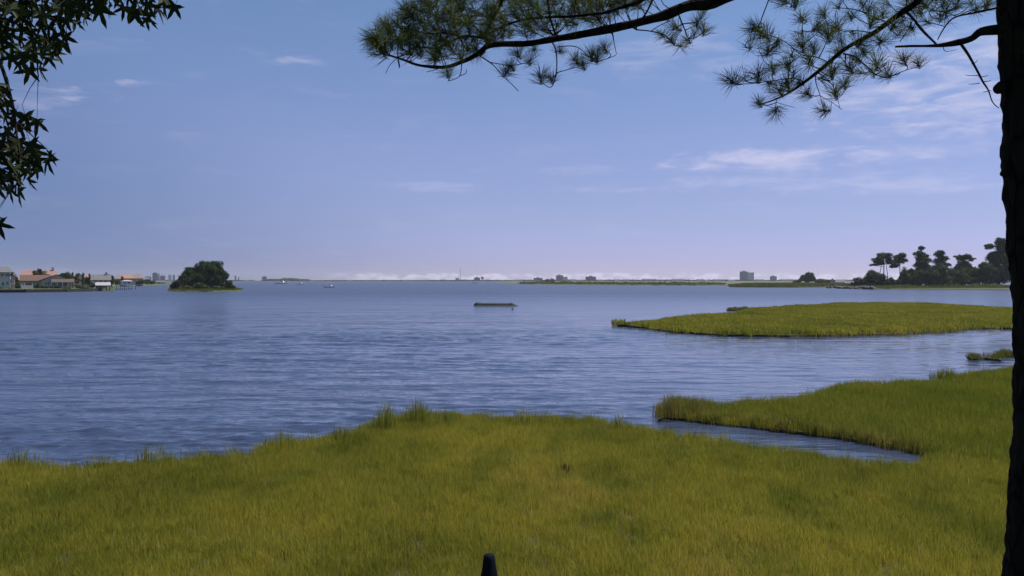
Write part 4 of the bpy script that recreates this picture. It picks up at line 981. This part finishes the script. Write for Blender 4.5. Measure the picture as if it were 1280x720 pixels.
def far_house(label, px, w_, ytop, wall, roof, Y=2300):
    hw = w_ / 2 * Y / F; h = Zat(ytop, Y) - .6; root = empty('far_house', (Xat(px, Y), Y, .6)); tag(root, label, 'house', 'small houses on the distant shore')
    MB().box(-hw, hw, 0, 12, -.4, h * .55).build('wall', M[wall], root)
    r = MB(); r.prism_x([(-.8, h * .55 + .01), (12.8, h * .55 + .01), (6, h)], -hw - .8, hw + .8); r.build('roof', M[roof], root)
for a in [('dark-roofed long house at the left end of the flats', 648, 9, 349.2, 'greywall', 'greyroof'),
          ('small pale gabled house directly right of the large grey block', 716, 6, 348.6, 'white', 'greyroof'),
          ('low wide shed left of the dark grey block', 725, 8, 349.4, 'greywall', 'darkroof'),
          ('low tan house just right of the dark grey block', 751, 7, 349.2, 'tan', 'tanroof'),
          ('pair-like white house under the brightest low cloud', 771, 5, 349, 'white', 'greyroof'),
          ('pale house with grey roof left of the two long roofs', 783, 7, 348.8, 'concrete', 'greyroof'),
          ('long dark arched roof, left of two on the flats', 812, 17, 348.4, 'concrete2', 'darkroof'),
          ('long dark arched roof, right of two on the flats', 824, 10, 349, 'concrete2', 'greyroof'),
          ('low grey hall midway to the tall hotel', 848, 14, 348.6, 'greywall', 'darkroof'),
          ('small white house second left of the hotel row', 884, 5, 349.4, 'white', 'greyroof'),
          ('grey-roofed row house left of the hotel', 876, 8, 348.6, 'greywall', 'greyroof'),
          ('pale long hall nearest the hotel on its left', 899, 13, 348.8, 'concrete', 'greyroof'),
          ('low white house at the foot of the hotel', 914, 6, 349.6, 'white', 'greyroof'),
          ('grey house between hotel and boxy block', 951, 9, 348.8, 'concrete', 'greyroof'),
          ('long low house left of the lone round tree', 984, 14, 348.9, 'greywall', 'darkroof')]:
    far_house(*a)
g = 'houses behind the rock jetty'
house('grey two-gabled house at the left end of the jetty', 1037, 1044, 640, .6, 352.5, 348.2, 'greywall', 'greyroof', 'front', 9, [(1040.5, 354, 2, 1.8)], group=g)
house('white-walled house with grey roof above the jetty rocks', 1045, 1056, 620, .6, 353, 349.4, 'white', 'greyroof', 'gable', 9, [(1048, 355, 2, 1.8), (1053, 355, 2, 1.8)], group=g)
house('low pale shed against the wooded shore behind the jetty', 1057, 1066, 600, .6, 354, 351.6, 'concrete', 'greyroof', 'gable', 8, [(1061, 355.6, 2, 1.4)], group=g)
tree('broadleaf_tree', 'lone round dark tree on the flats right of the hotel', 'tree', 720, 1010.5, .6, [(1010.5, 345, 6.5, 4.6), (1004.5, 347, 4, 3.2), (1016, 347.4, 4.5, 3.4), (1010, 349, 8, 3)], 'leaf_dark', .75, .3, True, .05, None)
shrub('long low hedge-like bushes right of the lone round tree', 720, [(1028, 351.5, 9, 1.8), (1040, 351.8, 7, 1.5), (998, 351.5, 6, 1.5)], .6, 'leaf_mid', .7)
shrub('green bushes on the flats left of the large grey block', 1500, [(684, 351.4, 3.5, 2.2), (690, 350.8, 3.5, 2.6), (680, 352.4, 3, 1.4)], .6, 'leaf_mid', 1.3)
shrub('low dark bushes on the flats under the large grey block', 1300, [(704, 353, 5, 1.2), (712, 353.2, 4, 1.0), (672, 353.8, 6, 1.0)], .6, 'leaf_mid', 1.2)

# ------------------------------------------------------------------ near pine on the right
def smooth_path(pts, rad, sub=5, jit=0.0, seed=0):
    out = []; rr = []; n = len(pts)
    for i in range(n - 1):
        p0, p1, p2, p3 = pts[max(i - 1, 0)], pts[i], pts[i + 1], pts[min(i + 2, n - 1)]
        for k in range(sub):
            t = k / sub
            p = .5 * ((2 * p1) + (p2 - p0) * t + (2 * p0 - 5 * p1 + 4 * p2 - p3) * t * t + (3 * p1 - p0 - 3 * p2 + p3) * t ** 3)
            if jit: p = p + mnoise.noise_vector(p * 6 + Vector((seed, 0, 0))) * jit
            out.append(p); rr.append(rad[i] * (1 - t) + rad[i + 1] * t)
    out.append(pts[-1]); rr.append(rad[-1]); return out, rr
YT = 4.6
def px_path(l, Y0, Y1):   # photo trace with px thickness -> points and radii, depth runs from Y0 to Y1
    n = len(l); pts = []; rad = []
    for i, (x, y, t) in enumerate(l):
        Y = Y0 + (Y1 - Y0) * i / max(1, n - 1); pts.append(P(x, y, Y)); rad.append(t / 2 / F * Y)
    return pts, rad
def near_pine():
    root = empty('pine_tree', (P(1307, 720, YT).x, YT, 2.05)); tag(root, 'near pine with a black silhouetted trunk at the right edge and boughs across the top', 'tree'); o0 = root.location
    left = [(-900, 1262), (-300, 1253), (-60, 1247), (0, 1247), (60, 1249), (135, 1253), (200, 1252.5), (225, 1254), (300, 1259), (360, 1264), (430, 1268), (500, 1267), (560, 1265), (640, 1260), (720, 1254), (760, 1248), (830, 1232), (880, 1210)]
    s = YT / F; t = MB(); rows = []; K = 56
    def rad_at(y): return (52 + 12 * max(0, (y - 640) / 120) ** 1.5 - .016 * max(0, -y) ) * s
    ys = list(np.arange(-2600, -300, 60)) + list(np.arange(-300, 885, 6))
    for y in ys:
        xl = np.interp(y, [a for a, b in left], [b for a, b in left]) if y > -900 else 1262 + (-900 - y) * .01
        r = max(.03, rad_at(y)); c = P(xl, y, YT); e = c.x / YT; rows.append((Vector((c.x + (r + .006) * math.sqrt(1 + e * e), YT, c.z)), r))
    for c, r in rows:
        for j in range(K):
            th = 2 * math.pi * j / K; d = Vector((math.cos(th), math.sin(th), 0)); q = Vector((d.x * 1.2, d.y * 1.2, c.z * .9))
            cell = mnoise.voronoi(Vector((d.x * 1.6, d.y * 1.6, c.z * 2.2 + 7)) * 1.9)[0]; pl = min(1, (cell[1] - cell[0]) * 3.0)
            rr = r * (1 + .03 * mnoise.noise(q * 3) ) + .013 * pl + .009 * mnoise.noise(Vector((d.x * 9, d.y * 9, c.z * 14))) + .006 * mnoise.noise(Vector((d.x * 20, d.y * 20, c.z * 34)))
            t.v.append(tuple(c + d * rr - o0))
    n = len(rows)
    for i in range(n - 1):
        for j in range(K): a = i * K + j; b = i * K + (j + 1) % K; t.f.append((a, a + K, b + K, b))
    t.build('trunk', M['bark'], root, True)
    kn = MB(); c = P(1251, 110, YT); kn.tube([c + Vector((.06, 0, .03)) - o0, c - o0, c + Vector((-.026, -.01, -.012)) - o0, c + Vector((-.035, -.012, -.02)) - o0], [.036, .032, .025, .012], 10, .3); kn.build('branch_stub', M['bark'], root, True)
    kn = MB(); c = P(1254, 218, YT); kn.tube([c + Vector((.05, 0, .03)) - o0, c - o0, c + Vector((-.014, -.01, .0)) - o0], [.024, .022, .010], 8, .3); kn.build('branch_stub', M['bark'], root, True)
    segs = []     # all branch points for attaching twigs: (Vector, radius)
    def limb(l, Y0, Y1, name='limb', jit=.006, pre=None, k=8, sub=5):
        pts, rad = px_path(l, Y0, Y1)
        if pre:
            pts = [Vector(p) for p, r in pre] + pts; rad = [r for p, r in pre] + rad
        pp, rr = smooth_path(pts, rad, sub, jit, len(segs)); m = MB(); m.tube([p - o0 for p in pp], rr, k, .25); m.build(name, M['bark'] if rr[0] > .012 else M['twig'], root, True)
        segs.extend(zip(pp, rr)); return pp
    tx = P(1300, 0, YT).x
    # big bough sweeping left across the top
    limb([(1010, -60, 17), (904, -3, 15), (863, 7, 14.5), (833, 18, 13), (802, 28, 11), (762, 36, 10), (721, 44, 9), (680, 51, 8), (652, 54, 7), (612, 57, 7), (599, 66, 6), (584, 75, 5.5), (562, 82, 4.5), (545, 83.5, 4), (524, 81.5, 3.2), (506, 75, 2.6), (494, 71, 2)],
         5.7, 6.3, pre=[((tx, YT, 7.55), .075), ((tx - .7, YT + .5, 7.1), .06)])
    # sub-limb that comes in from above and joins it
    limb([(612, 56, 5), (605, 45, 5), (608, 38, 4.6), (615, 25, 4.2), (625, 8, 3.6), (632, -12, 2.6), (640, -40, 2)], 6.05, 5.9)
    limb([(860, -60, 5), (815, -12, 5), (802, 0, 4.6), (774, 10, 4.4), (757, 15, 4), (727, 19, 3.6), (686, 21, 3.4), (665, 23, 3), (639, 29, 2.6), (622, 35, 2.2), (611, 41, 1.6)], 5.6, 6.0, pre=[((1.0, 5.3, 6.6), .035)])
    limb([(605, 47, 4), (590, 45, 3.4), (575, 47, 3), (560, 55, 2.6), (545, 60, 2.2), (520, 60, 1.8), (505, 66, 1.4)], 6.1, 6.2)
    limb([(575, 46, 2.4), (560, 42, 2), (535, 42, 1.8), (515, 38, 1.5), (490, 34, 1.2)], 6.12, 6.3)
    limb([(695, 46, 3.2), (692, 35, 2.8), (688, 21, 2.4), (684, 0, 2), (680, -25, 1.4)], 6.02, 5.8)
    limb([(604, 45, 2), (590, 28, 1.8), (579, 7, 1.6), (570, -15, 1.2)], 6.1, 6.0)
    limb([(592, 34, 1.5), (570, 16, 1.4), (547, 19, 1.1), (528, 14, .9)], 6.1, 6.3)
    limb([(803, 22, 2.6), (812, 8, 2.2), (820, -15, 1.6)], 5.85, 5.7)
    # twigs hanging below the bough
    for l in ([(600, 70, 1.6), (612, 77, 1.4), (620, 84, 1.2), (631, 97, 1), (648, 114, .9)],
              [(612, 78, 1.2), (639, 82, 1), (660, 78, .9)],
              [(577, 79, 1.3), (574, 95, 1), (560, 101, .9)], [(574, 95, 1), (582, 92, .9), (583, 87, .8)],
              [(690, 53, 1.8), (695, 65, 1.6), (695.5, 91, 1.4), (688, 109, 1.2), (674, 100, .9)],
              [(697, 59, 1.4), (721, 59, 1.2), (741, 75, 1.1), (747, 77, 1), (770, 69, .8)],
              [(696, 91, 1.1), (727, 82, 1), (747, 75, .9)], [(764, 38, 3.2), (766, 44, 2), (768, 54, 1), (771, 68, .7)],
              [(796, 37, 1.8), (814, 39, 1.7), (833, 45, 1.4), (843, 57, 1.2)], [(814, 39, 1.3), (823, 33, 1.2), (838, 26, 1.1)],
              [(847, 16, 2), (853, 30, 1.8), (859, 45, 1.4), (863, 55, 1.1)], [(497, 72, 1.4), (499, 82, 2.2), (499, 85, .8)], [(497, 72, 1), (487, 82, .8), (482, 92, .7)],
              [(507, 76, 1), (480, 68, .8), (466, 72, .6)], [(556, 84, 1), (533, 90, .7)]):
        limb(l, 6.0, 6.05, 'twig', .004, None, 5, 4)
    # right bough
    limb([(1185, -45, 9), (1149, -1, 8), (1131.6, 13, 7.5), (1110, 28, 6.5), (1090, 41.6, 6), (1057, 61, 5.6), (1027.7, 86, 4.6), (998, 108, 3.4), (971, 123, 2.2), (947.5, 131, 1.3)], 4.9, 5.3,
         pre=[((tx, YT, 6.25), .05), ((tx - .32, YT + .2, 6.0), .04)])
    limb([(1131.6, 13, 4), (1142, 24, 3.6), (1152, 36, 3.4), (1170, 55, 3)], 5.0, 4.75)
    limb([(1262, 36, 14), (1249, 37, 12.5), (1226.6, 39, 11), (1214.7, 47.5, 9), (1197, 53, 8), (1180, 55.5, 6), (1167, 56.4, 4.6), (1145, 57.5, 3.6), (1119, 58.5, 2.6)], 4.6, 4.8)
    limb([(1200, 54, 3.6), (1206, 62, 3.4), (1211.8, 71, 3.2), (1223.6, 92, 2.8), (1229, 103, 2.4), (1235.5, 113, 1.9), (1241, 127, 1.4), (1249, 135, 1)], 4.72, 4.6, 'twig')
    for (x, y, dx, dy) in ((1222, 94, -15, 0), (1222, 104, -11, 1), (1226, 96, 9, -2), (1231, 102, 8, -2), (1235, 113, -6, 2), (1217, 80, 5, -5)):
        limb([(x - math.copysign(3, dx), y, 1.1), (x + dx * .5, y + dy * .5 + .6, .9), (x + dx, y + dy, .6)], 4.66, 4.66, 'twig', .001, None, 5, 2)
    limb([(1262, 6, 4), (1246, 9, 3), (1221, 15, 2.4), (1194, 22, 2.1), (1182, 33, 1.8), (1172, 50, 1.4)], 4.6, 4.75)
    for l in ([(961, -12, 1.6), (961, 0, 1.6), (953, 21, 1.4), (950.5, 28, 1.1)], [(1054, 67, 2.2), (1069, 71, 2), (1080, 80, 1.7), (1090, 89, 1.5), (1093, 98, 1.2)],
              [(1090, 90, 1.3), (1102, 96, 1.2), (1112, 97, 1.1), (1125.7, 90.6, 1), (1152, 82, .8)], [(1035, 78, 1.6), (1019, 71, 1.4), (1002, 68, 1.2), (983, 53, 1), (959, 44.5, .9), (933, 53, .7)],
              [(1005, 103, 1.5), (989, 98, 1.3), (959, 102, 1.1), (935.6, 105, 1), (912, 105, .8)], [(1002, 68, 1.1), (986, 79, 1), (959, 80, .9), (947.5, 59, .7)],
              [(1019, 94, 1.4), (1020, 104, 1.2), (1025, 119, 1), (1032, 146, .8)], [(1025, 119, .9), (1040, 128, .8), (1052, 137, .6)], [(1018, 95, 1.1), (1040, 106, .9), (1050, 135, .6)],
              [(971, 123, 1), (970, 137, .8), (976, 145, .6)], [(971, 128, .9), (983, 132, .8), (994, 134, .6)], [(1110, 28, 1.8), (1090, 20, 1.5), (1068, 12, 1.2), (1040, 10, .9)],
              [(1090, 41, 1.6), (1070, 38, 1.3), (1050, 38, 1), (1035, 30, .8)], [(1085, 30, 1.2), (1070, 22, 1), (1055, 4, .8)], [(1142, 24, 1.5), (1135, 38, 1.2), (1125, 52, 1)],
              [(1180, 33, 1), (1160, 28, .9), (1145, 26, .7)], [(1196, 21, 1.1), (1175, 14, .9), (1160, 12, .7)], [(1178, 54, 1), (1181, 64, .8), (1196, 62, .6)], [(1004, 66, 1), (1003, 45, .9), (1003, 20, .7)],
              [(1057, 61, 1.1), (1068, 55, .9), (1080, 62, .7)], [(961, 0, .8), (975, 5, .7), (990, 4, .6)]):
        limb(l, 5.05, 5.15, 'twig', .004, None, 5, 4)
    # crown above the picture: boughs and needles, so that the tree is whole
    rs = random.Random(4); crown_pts = []
    for i in range(26):
        z = 7.2 + i * .36; a = i * 2.4 + .8; L = (3.4 if z < 13 else 2.3) * rs.uniform(.6, 1)
        if math.sin(a) > .2 and z < 9.0: continue      # lower forward boughs are missing, as the open sky shows
        c = Vector((tx, YT, z)); e = c + Vector((math.cos(a) * L, math.sin(a) * L, rs.uniform(.2, 1.0))); md_ = c.lerp(e, .5) + Vector((0, 0, .25))
        pp, rr = smooth_path([c, md_, e], [.05, .03, .01], 4, .02, i); m = MB(); m.tube([p - o0 for p in pp], rr, 6); m.build('limb', M['bark'], root, True)
        for k in range(13): crown_pts.append(md_.lerp(e, rs.uniform(-.2, 1)) + Vector((rs.gauss(0, .28), rs.gauss(0, .28), rs.gauss(0, .2))))
    # needle tufts
    def tuft(seed, n, L, spread, w0):
        q = random.Random(seed); m = MB(); axis = Vector((0, 0, 1))
        for i in range(n):
            b = Vector((q.gauss(0, .004), q.gauss(0, .004), q.uniform(-.05, .02))); th = q.uniform(0, 6.283); ph = spread * math.sqrt(q.random())
            d = Vector((math.sin(ph) * math.cos(th), math.sin(ph) * math.sin(th), math.cos(ph))); l = L * q.uniform(.6, 1.05); sd = d.orthogonal().normalized(); sd.rotate(Matrix.Rotation(q.uniform(0, 6.28), 3, d))
            w = w0 * q.uniform(.7, 1.2); mid = b + d * l * .55; tip = b + d * l + Vector((q.gauss(0, .08), q.gauss(0, .08), -.06)) * l
            s2 = d.cross(sd)
            for s_ in (sd, s2):
                k = len(m.v); m.v += [tuple(b - s_ * w * .4), tuple(b + s_ * w * .4), tuple(mid + s_ * w * .5), tuple(mid - s_ * w * .5), tuple(tip)]
                m.f += [(k, k + 1, k + 2, k + 3), (k + 3, k + 2, k + 4)]
        return m
    tm = [tuft(i * 5 + 1, 104, .155, 1.3, .0024).mesh('needle_cluster', M['needle']) for i in range(5)] + [tuft(90 + i, 54, .145, 1.1, .0022).mesh('needle_cluster', M['needle']) for i in range(3)]
    polyL = [(468, 50), (476, 36), (500, 22), (520, 6), (528, -14), (826, -14), (800, 8), (762, 22), (718, 32), (680, 38), (640, 46), (615, 56), (590, 66), (560, 74), (530, 72), (500, 64), (480, 62)]
    def in_poly(pl, x, y):
        c = False; j = len(pl) - 1
        for i in range(len(pl)):
            if (pl[i][1] > y) != (pl[j][1] > y) and x < (pl[j][0] - pl[i][0]) * (y - pl[i][1]) / (pl[j][1] - pl[i][1]) + pl[i][0]: c = not c
            j = i
        return c
    spots = []
    tries = 0
    while len(spots) < 150 and tries < 9000:
        tries += 1; x, y = rs.uniform(466, 826), rs.uniform(-16, 76)
        if in_poly(polyL, x, y) and all((x - a) ** 2 + (y - b) ** 2 > 9 ** 2 for a, b, *_ in spots): spots.append((x, y, 5.7 + rs.uniform(0, .75), 0, 1.0))
    for (x, y) in [(466, 48), (472, 58), (478, 66), (500, 52), (490, 40), (510, 44), (522, 66), (545, 72), (482, 30), (508, 14)]: spots.append((x, y, 6.3, 0, 1.05))
    for (x, y) in [(632, 92), (640, 84), (662, 78), (648, 68), (676, 98), (720, 76), (728, 82), (740, 70), (700, 64), (757, 62), (560, 92), (828, 44), (840, 52), (850, 58), (868, 44), (872, 30), (878, 18), (860, 52), (880, 40), (668, 62), (746, 74), (845, 36), (690, 100)]: spots.append((x, y, 6.03, 1, .85))
    nR0 = len(spots)
    for (x, y) in [(950, 40), (944, 36), (958, 46), (972, 52), (1002, 24), (1002, 42), (1003, 58), (1018, 62), (985, 84), (966, 88), (930, 98), (916, 102), (948, 96), (1012, 82), (992, 92), (1036, 80), (1048, 66), (976, 116), (970, 138), (950, 130), (1032, 138), (1044, 118), (1056, 106), (1062, 86), (1080, 66), (1090, 92), (1096, 82), (1130, 76), (1148, 80), (1110, 94), (1072, 74),
                   (1030, 18), (1048, 8), (1064, 22), (1046, 34), (1086, 12), (1076, 2), (1104, 18), (1116, 34), (1128, 26), (1150, 16), (1166, 12), (1182, 16), (1196, 8), (1160, 28), (1176, 24), (1234, 6), (1214, 4), (980, 2), (994, 4), (1110, 4), (1134, -4), (1060, -6), (1090, -8), (1170, -4), (1200, -6), (1154, 4), (1036, 46), (1020, 36), (1068, 42), (1122, 44), (1100, 52), (960, 66), (938, 60), (1000, 104), (1010, 118), (1136, 10), (1180, 4), (990, 70), (1028, 98), (1078, 92), (1220, 12), (1090, 28), (1052, 52), (985, 108), (1012, 74), (962, 104), (1040, 92), (1074, 54), (1140, 36)]: spots.append((x, y, 5.1 + rs.uniform(-.1, .15), 1, .84))
    tw = []
    for (x, y, Y, g_, sc) in spots:
        p = P(x, y, Y); best = min(segs, key=lambda q: (q[0] - p).length); d = p - best[0]; dist = d.length
        if dist > .03:
            md_ = best[0].lerp(p, .5) + Vector((rs.gauss(0, .02), rs.gauss(0, .02), -.03 * min(1, dist * 3))); pp, rr = smooth_path([best[0], md_, p], [min(best[1], .005), .003, .0022], 3)
            tw.append(([q - o0 for q in pp], rr))
        if dist < .02: d = Vector((rs.gauss(0, 1), rs.gauss(0, 1), .5))
        # shoots turn outward and a little upward
        out = (d.normalized() * .6 + Vector((-.35 if x < 900 else -.2, rs.gauss(0, .35), .45 + rs.gauss(0, .25)))).normalized()
        o = mesh_obj('needle_cluster', rs.choice(tm[:5]) if rs.random() < .72 else rs.choice(tm[5:]), root, p - o0); s_ = sc * rs.uniform(.72, 1.12); o.scale = (s_, s_, s_)
        o.rotation_mode = 'QUATERNION'; o.rotation_quaternion = out.to_track_quat('Z', 'Y') @ Matrix.Rotation(rs.uniform(0, 6.28), 3, 'Z').to_quaternion()
    for pp, rr in tw:
        m = MB(); m.tube(pp, rr, 5); m.build('twig', M['twig'], root)
    big = MB(); base = tuft(333, 22, .2, 1.3, .006)
    for p in crown_pts:
        q = Matrix.Rotation(rs.uniform(0, 6.28), 3, 'Z') @ Matrix.Rotation(rs.uniform(-.8, .8), 3, 'X'); k = len(big.v)
        big.v += [tuple(p - o0 + q @ Vector(v) * 1.2) for v in base.v]; big.f += [tuple(k + i for i in f) for f in base.f]
    o = big.build('crown_needles', M['needle'], root); o['kind'] = 'stuff'
near_pine()

# ------------------------------------------------------------------ sweetgum on the left
def sweetgum():
    Yg = 4.2; base = Vector((-4.3, 4.6, 2.05)); root = empty('sweetgum_tree', base); tag(root, 'near sweetgum hanging dark star-shaped leaves into the top left corner', 'tree')
    o0 = base; rs = random.Random(12)
    t = MB(); pp, rr = smooth_path([base + Vector((0, 0, -.2)), base + Vector((.05, 0, 1.6)), base + Vector((0, .1, 4)), base + Vector((.2, .1, 8))], [.2, .16, .13, .05], 6, .02); t.tube([p - o0 for p in pp], rr, 14, .2); t.build('trunk', M['bark'], root, True)
    segs = []
    def limb(pts, rad, name='limb'):
        pp, rr = smooth_path([Vector(p) for p in pts], rad, 5, .008, 3); m = MB(); m.tube([p - o0 for p in pp], rr, 6, .15); m.build(name, M['twig'], root, True); segs.extend(pp)
    limb([base + Vector((0, .1, 3.6)), P(-140, -60, 4.4), P(-20, -30, 4.3), P(80, -14, 4.3), P(170, -8, 4.4), P(210, 4, 4.4)], [.05, .035, .018, .012, .007, .003])
    limb([P(-140, -60, 4.4), P(-60, 10, 4.2), P(-8, 60, 4.1), P(12, 120, 4.05), P(22, 170, 4.0), P(26, 225, 4.0)], [.03, .018, .010, .007, .005, .003])
    limb([P(-20, -30, 4.3), P(20, 10, 4.3), P(42, 50, 4.25), P(48, 95, 4.2)], [.012, .008, .005, .003])
    limb([P(30, 4, 4.3), P(62, 20, 4.3), P(84, 44, 4.3)], [.006, .004, .002], 'twig'); limb([P(60, -18, 4.3), P(100, 4, 4.3), P(112, 20, 4.3)], [.006, .004, .002], 'twig')
    limb([P(-60, 10, 4.2), P(-30, 150, 4.0), P(-18, 230, 3.9), P(-4, 282, 3.85)], [.014, .009, .006, .003])
    limb([P(18, 150, 4.0), P(40, 168, 4.0), P(58, 186, 4.0)], [.004, .003, .0015], 'twig')
    def leaf(seed):
        q = random.Random(seed); m = MB(); lobes = [(0, 1.0), (.98, .88), (-.98, .88), (2.02, .62), (-2.02, .62)]; lobes.sort()
        ring = []; n = len(lobes)
        for i, (a, l) in enumerate(lobes):
            l *= q.uniform(.9, 1.08); w = .17
            ring += [(a - .32, .38), (a - .19, l * .64), (a, l), (a + .19, l * .64), (a + .32, .38)]
            if i < n - 1: ring.append(((a + lobes[i + 1][0]) / 2, .27))
        ring.append((math.pi - .25, .16)); ring.append((math.pi + .25, .16))
        droop = q.uniform(.12, .32); tw = q.uniform(-.25, .25); pts = [(0, 0, 0)]
        for a, r in ring:
            x, y = math.sin(a) * r, math.cos(a) * r; pts.append((x, y, -droop * r * r + tw * x * y + .05 * q.uniform(-1, 1) * r))
        m.v = [(x * .083, y * .083, z * .083) for x, y, z in pts]; k = len(ring)
        m.f = [(0, i + 1, (i + 1) % k + 1) for i in range(k)]
        kk = len(m.v); m.v += [(-.0012, -.008, 0), (.0012, -.008, 0), (.001, -.055, .006), (-.001, -.055, .006)]; m.f.append((kk, kk + 1, kk + 2, kk + 3))
        return m.mesh('leaf', M['gum_leaf'])
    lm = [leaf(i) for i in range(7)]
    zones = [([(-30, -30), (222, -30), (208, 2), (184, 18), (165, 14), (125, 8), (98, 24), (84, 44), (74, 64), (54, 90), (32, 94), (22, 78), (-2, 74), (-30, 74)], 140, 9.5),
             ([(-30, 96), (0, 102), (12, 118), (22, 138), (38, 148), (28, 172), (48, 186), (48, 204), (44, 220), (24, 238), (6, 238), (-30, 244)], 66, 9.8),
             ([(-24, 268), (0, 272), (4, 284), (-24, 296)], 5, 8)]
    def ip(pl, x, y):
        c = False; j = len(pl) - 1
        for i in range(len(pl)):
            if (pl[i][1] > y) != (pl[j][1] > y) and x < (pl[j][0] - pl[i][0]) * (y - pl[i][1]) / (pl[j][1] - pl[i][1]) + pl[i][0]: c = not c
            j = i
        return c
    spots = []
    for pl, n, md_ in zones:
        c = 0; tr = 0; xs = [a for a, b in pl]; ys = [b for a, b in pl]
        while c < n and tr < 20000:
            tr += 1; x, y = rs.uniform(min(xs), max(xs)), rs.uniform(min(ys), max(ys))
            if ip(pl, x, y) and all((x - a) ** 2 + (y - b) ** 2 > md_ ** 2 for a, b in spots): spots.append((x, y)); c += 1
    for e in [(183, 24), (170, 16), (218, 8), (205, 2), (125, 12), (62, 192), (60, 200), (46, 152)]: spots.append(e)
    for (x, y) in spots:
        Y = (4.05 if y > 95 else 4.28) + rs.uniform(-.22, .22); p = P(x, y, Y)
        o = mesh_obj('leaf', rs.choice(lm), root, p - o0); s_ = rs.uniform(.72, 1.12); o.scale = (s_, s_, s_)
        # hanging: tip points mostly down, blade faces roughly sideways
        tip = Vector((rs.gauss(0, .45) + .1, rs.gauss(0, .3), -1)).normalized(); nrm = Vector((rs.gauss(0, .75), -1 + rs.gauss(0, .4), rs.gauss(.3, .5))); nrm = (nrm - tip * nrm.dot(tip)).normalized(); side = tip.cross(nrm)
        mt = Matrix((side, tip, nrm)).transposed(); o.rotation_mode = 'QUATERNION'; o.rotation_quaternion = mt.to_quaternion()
        st = p - tip * .055 * s_; best = min(segs, key=lambda q: (q - st).length)
        if rs.random() < .4 and (best - st).length < .5 and (best - st).length > .03:
            m = MB(); m.tube([best - o0, best.lerp(st, .5) + Vector((0, 0, .012)) - o0, st - o0], [.0024, .0017, .001], 4); m.build('twig', M['twig'], root)
sweetgum()

# dark rounded post top in front of the marsh
def post():
    Y = 3.1; base_z = 2.1; c = P(611.5, 720, Y); root = empty('post', (c.x, Y, base_z)); tag(root, 'dark navy rounded post top poking up at the bottom edge of the picture', 'post')
    prof = [(692.0, 3.0), (692.6, 5.0), (694, 6.4), (697, 7.3), (702, 7.9), (708, 8.6), (714, 9.6), (720, 10.8), (735, 12.5), (760, 14), (820, 15)]
    s = Y / F; m = MB(); zs = [(P(0, y, Y).z - base_z, r * s, y) for y, r in prof]
    pts = [((611.0 - 611.5) * s + .0, 0, -.1)] + [(0 * s, 0, z) for z, r, y in reversed(zs)]; rad = [15.5 * s] + [r * s / s for z, r, y in reversed(zs)]
    m.tube(pts, rad, 28); m.build('body', M['navy'], root, True)

post()

# ------------------------------------------------------------------ haze
hz = MB().box(-3900, 3900, -60, 4600, -3.5, 46)
hm = bpy.data.materials.new('haze_air'); hm.use_nodes = True; nt = hm.node_tree; nt.nodes.clear()
vp = nt.nodes.new('ShaderNodeVolumePrincipled'); vp.inputs['Color'].default_value = (.80, .86, 1.0, 1); vp.inputs['Density'].default_value = .00007; vp.inputs['Anisotropy'].default_value = .2
ou = nt.nodes.new('ShaderNodeOutputMaterial'); nt.links.new(vp.outputs[0], ou.inputs['Volume'])
o = hz.build('haze', hm); tag(o, 'thin blue summer haze over the bay', kind='stuff')
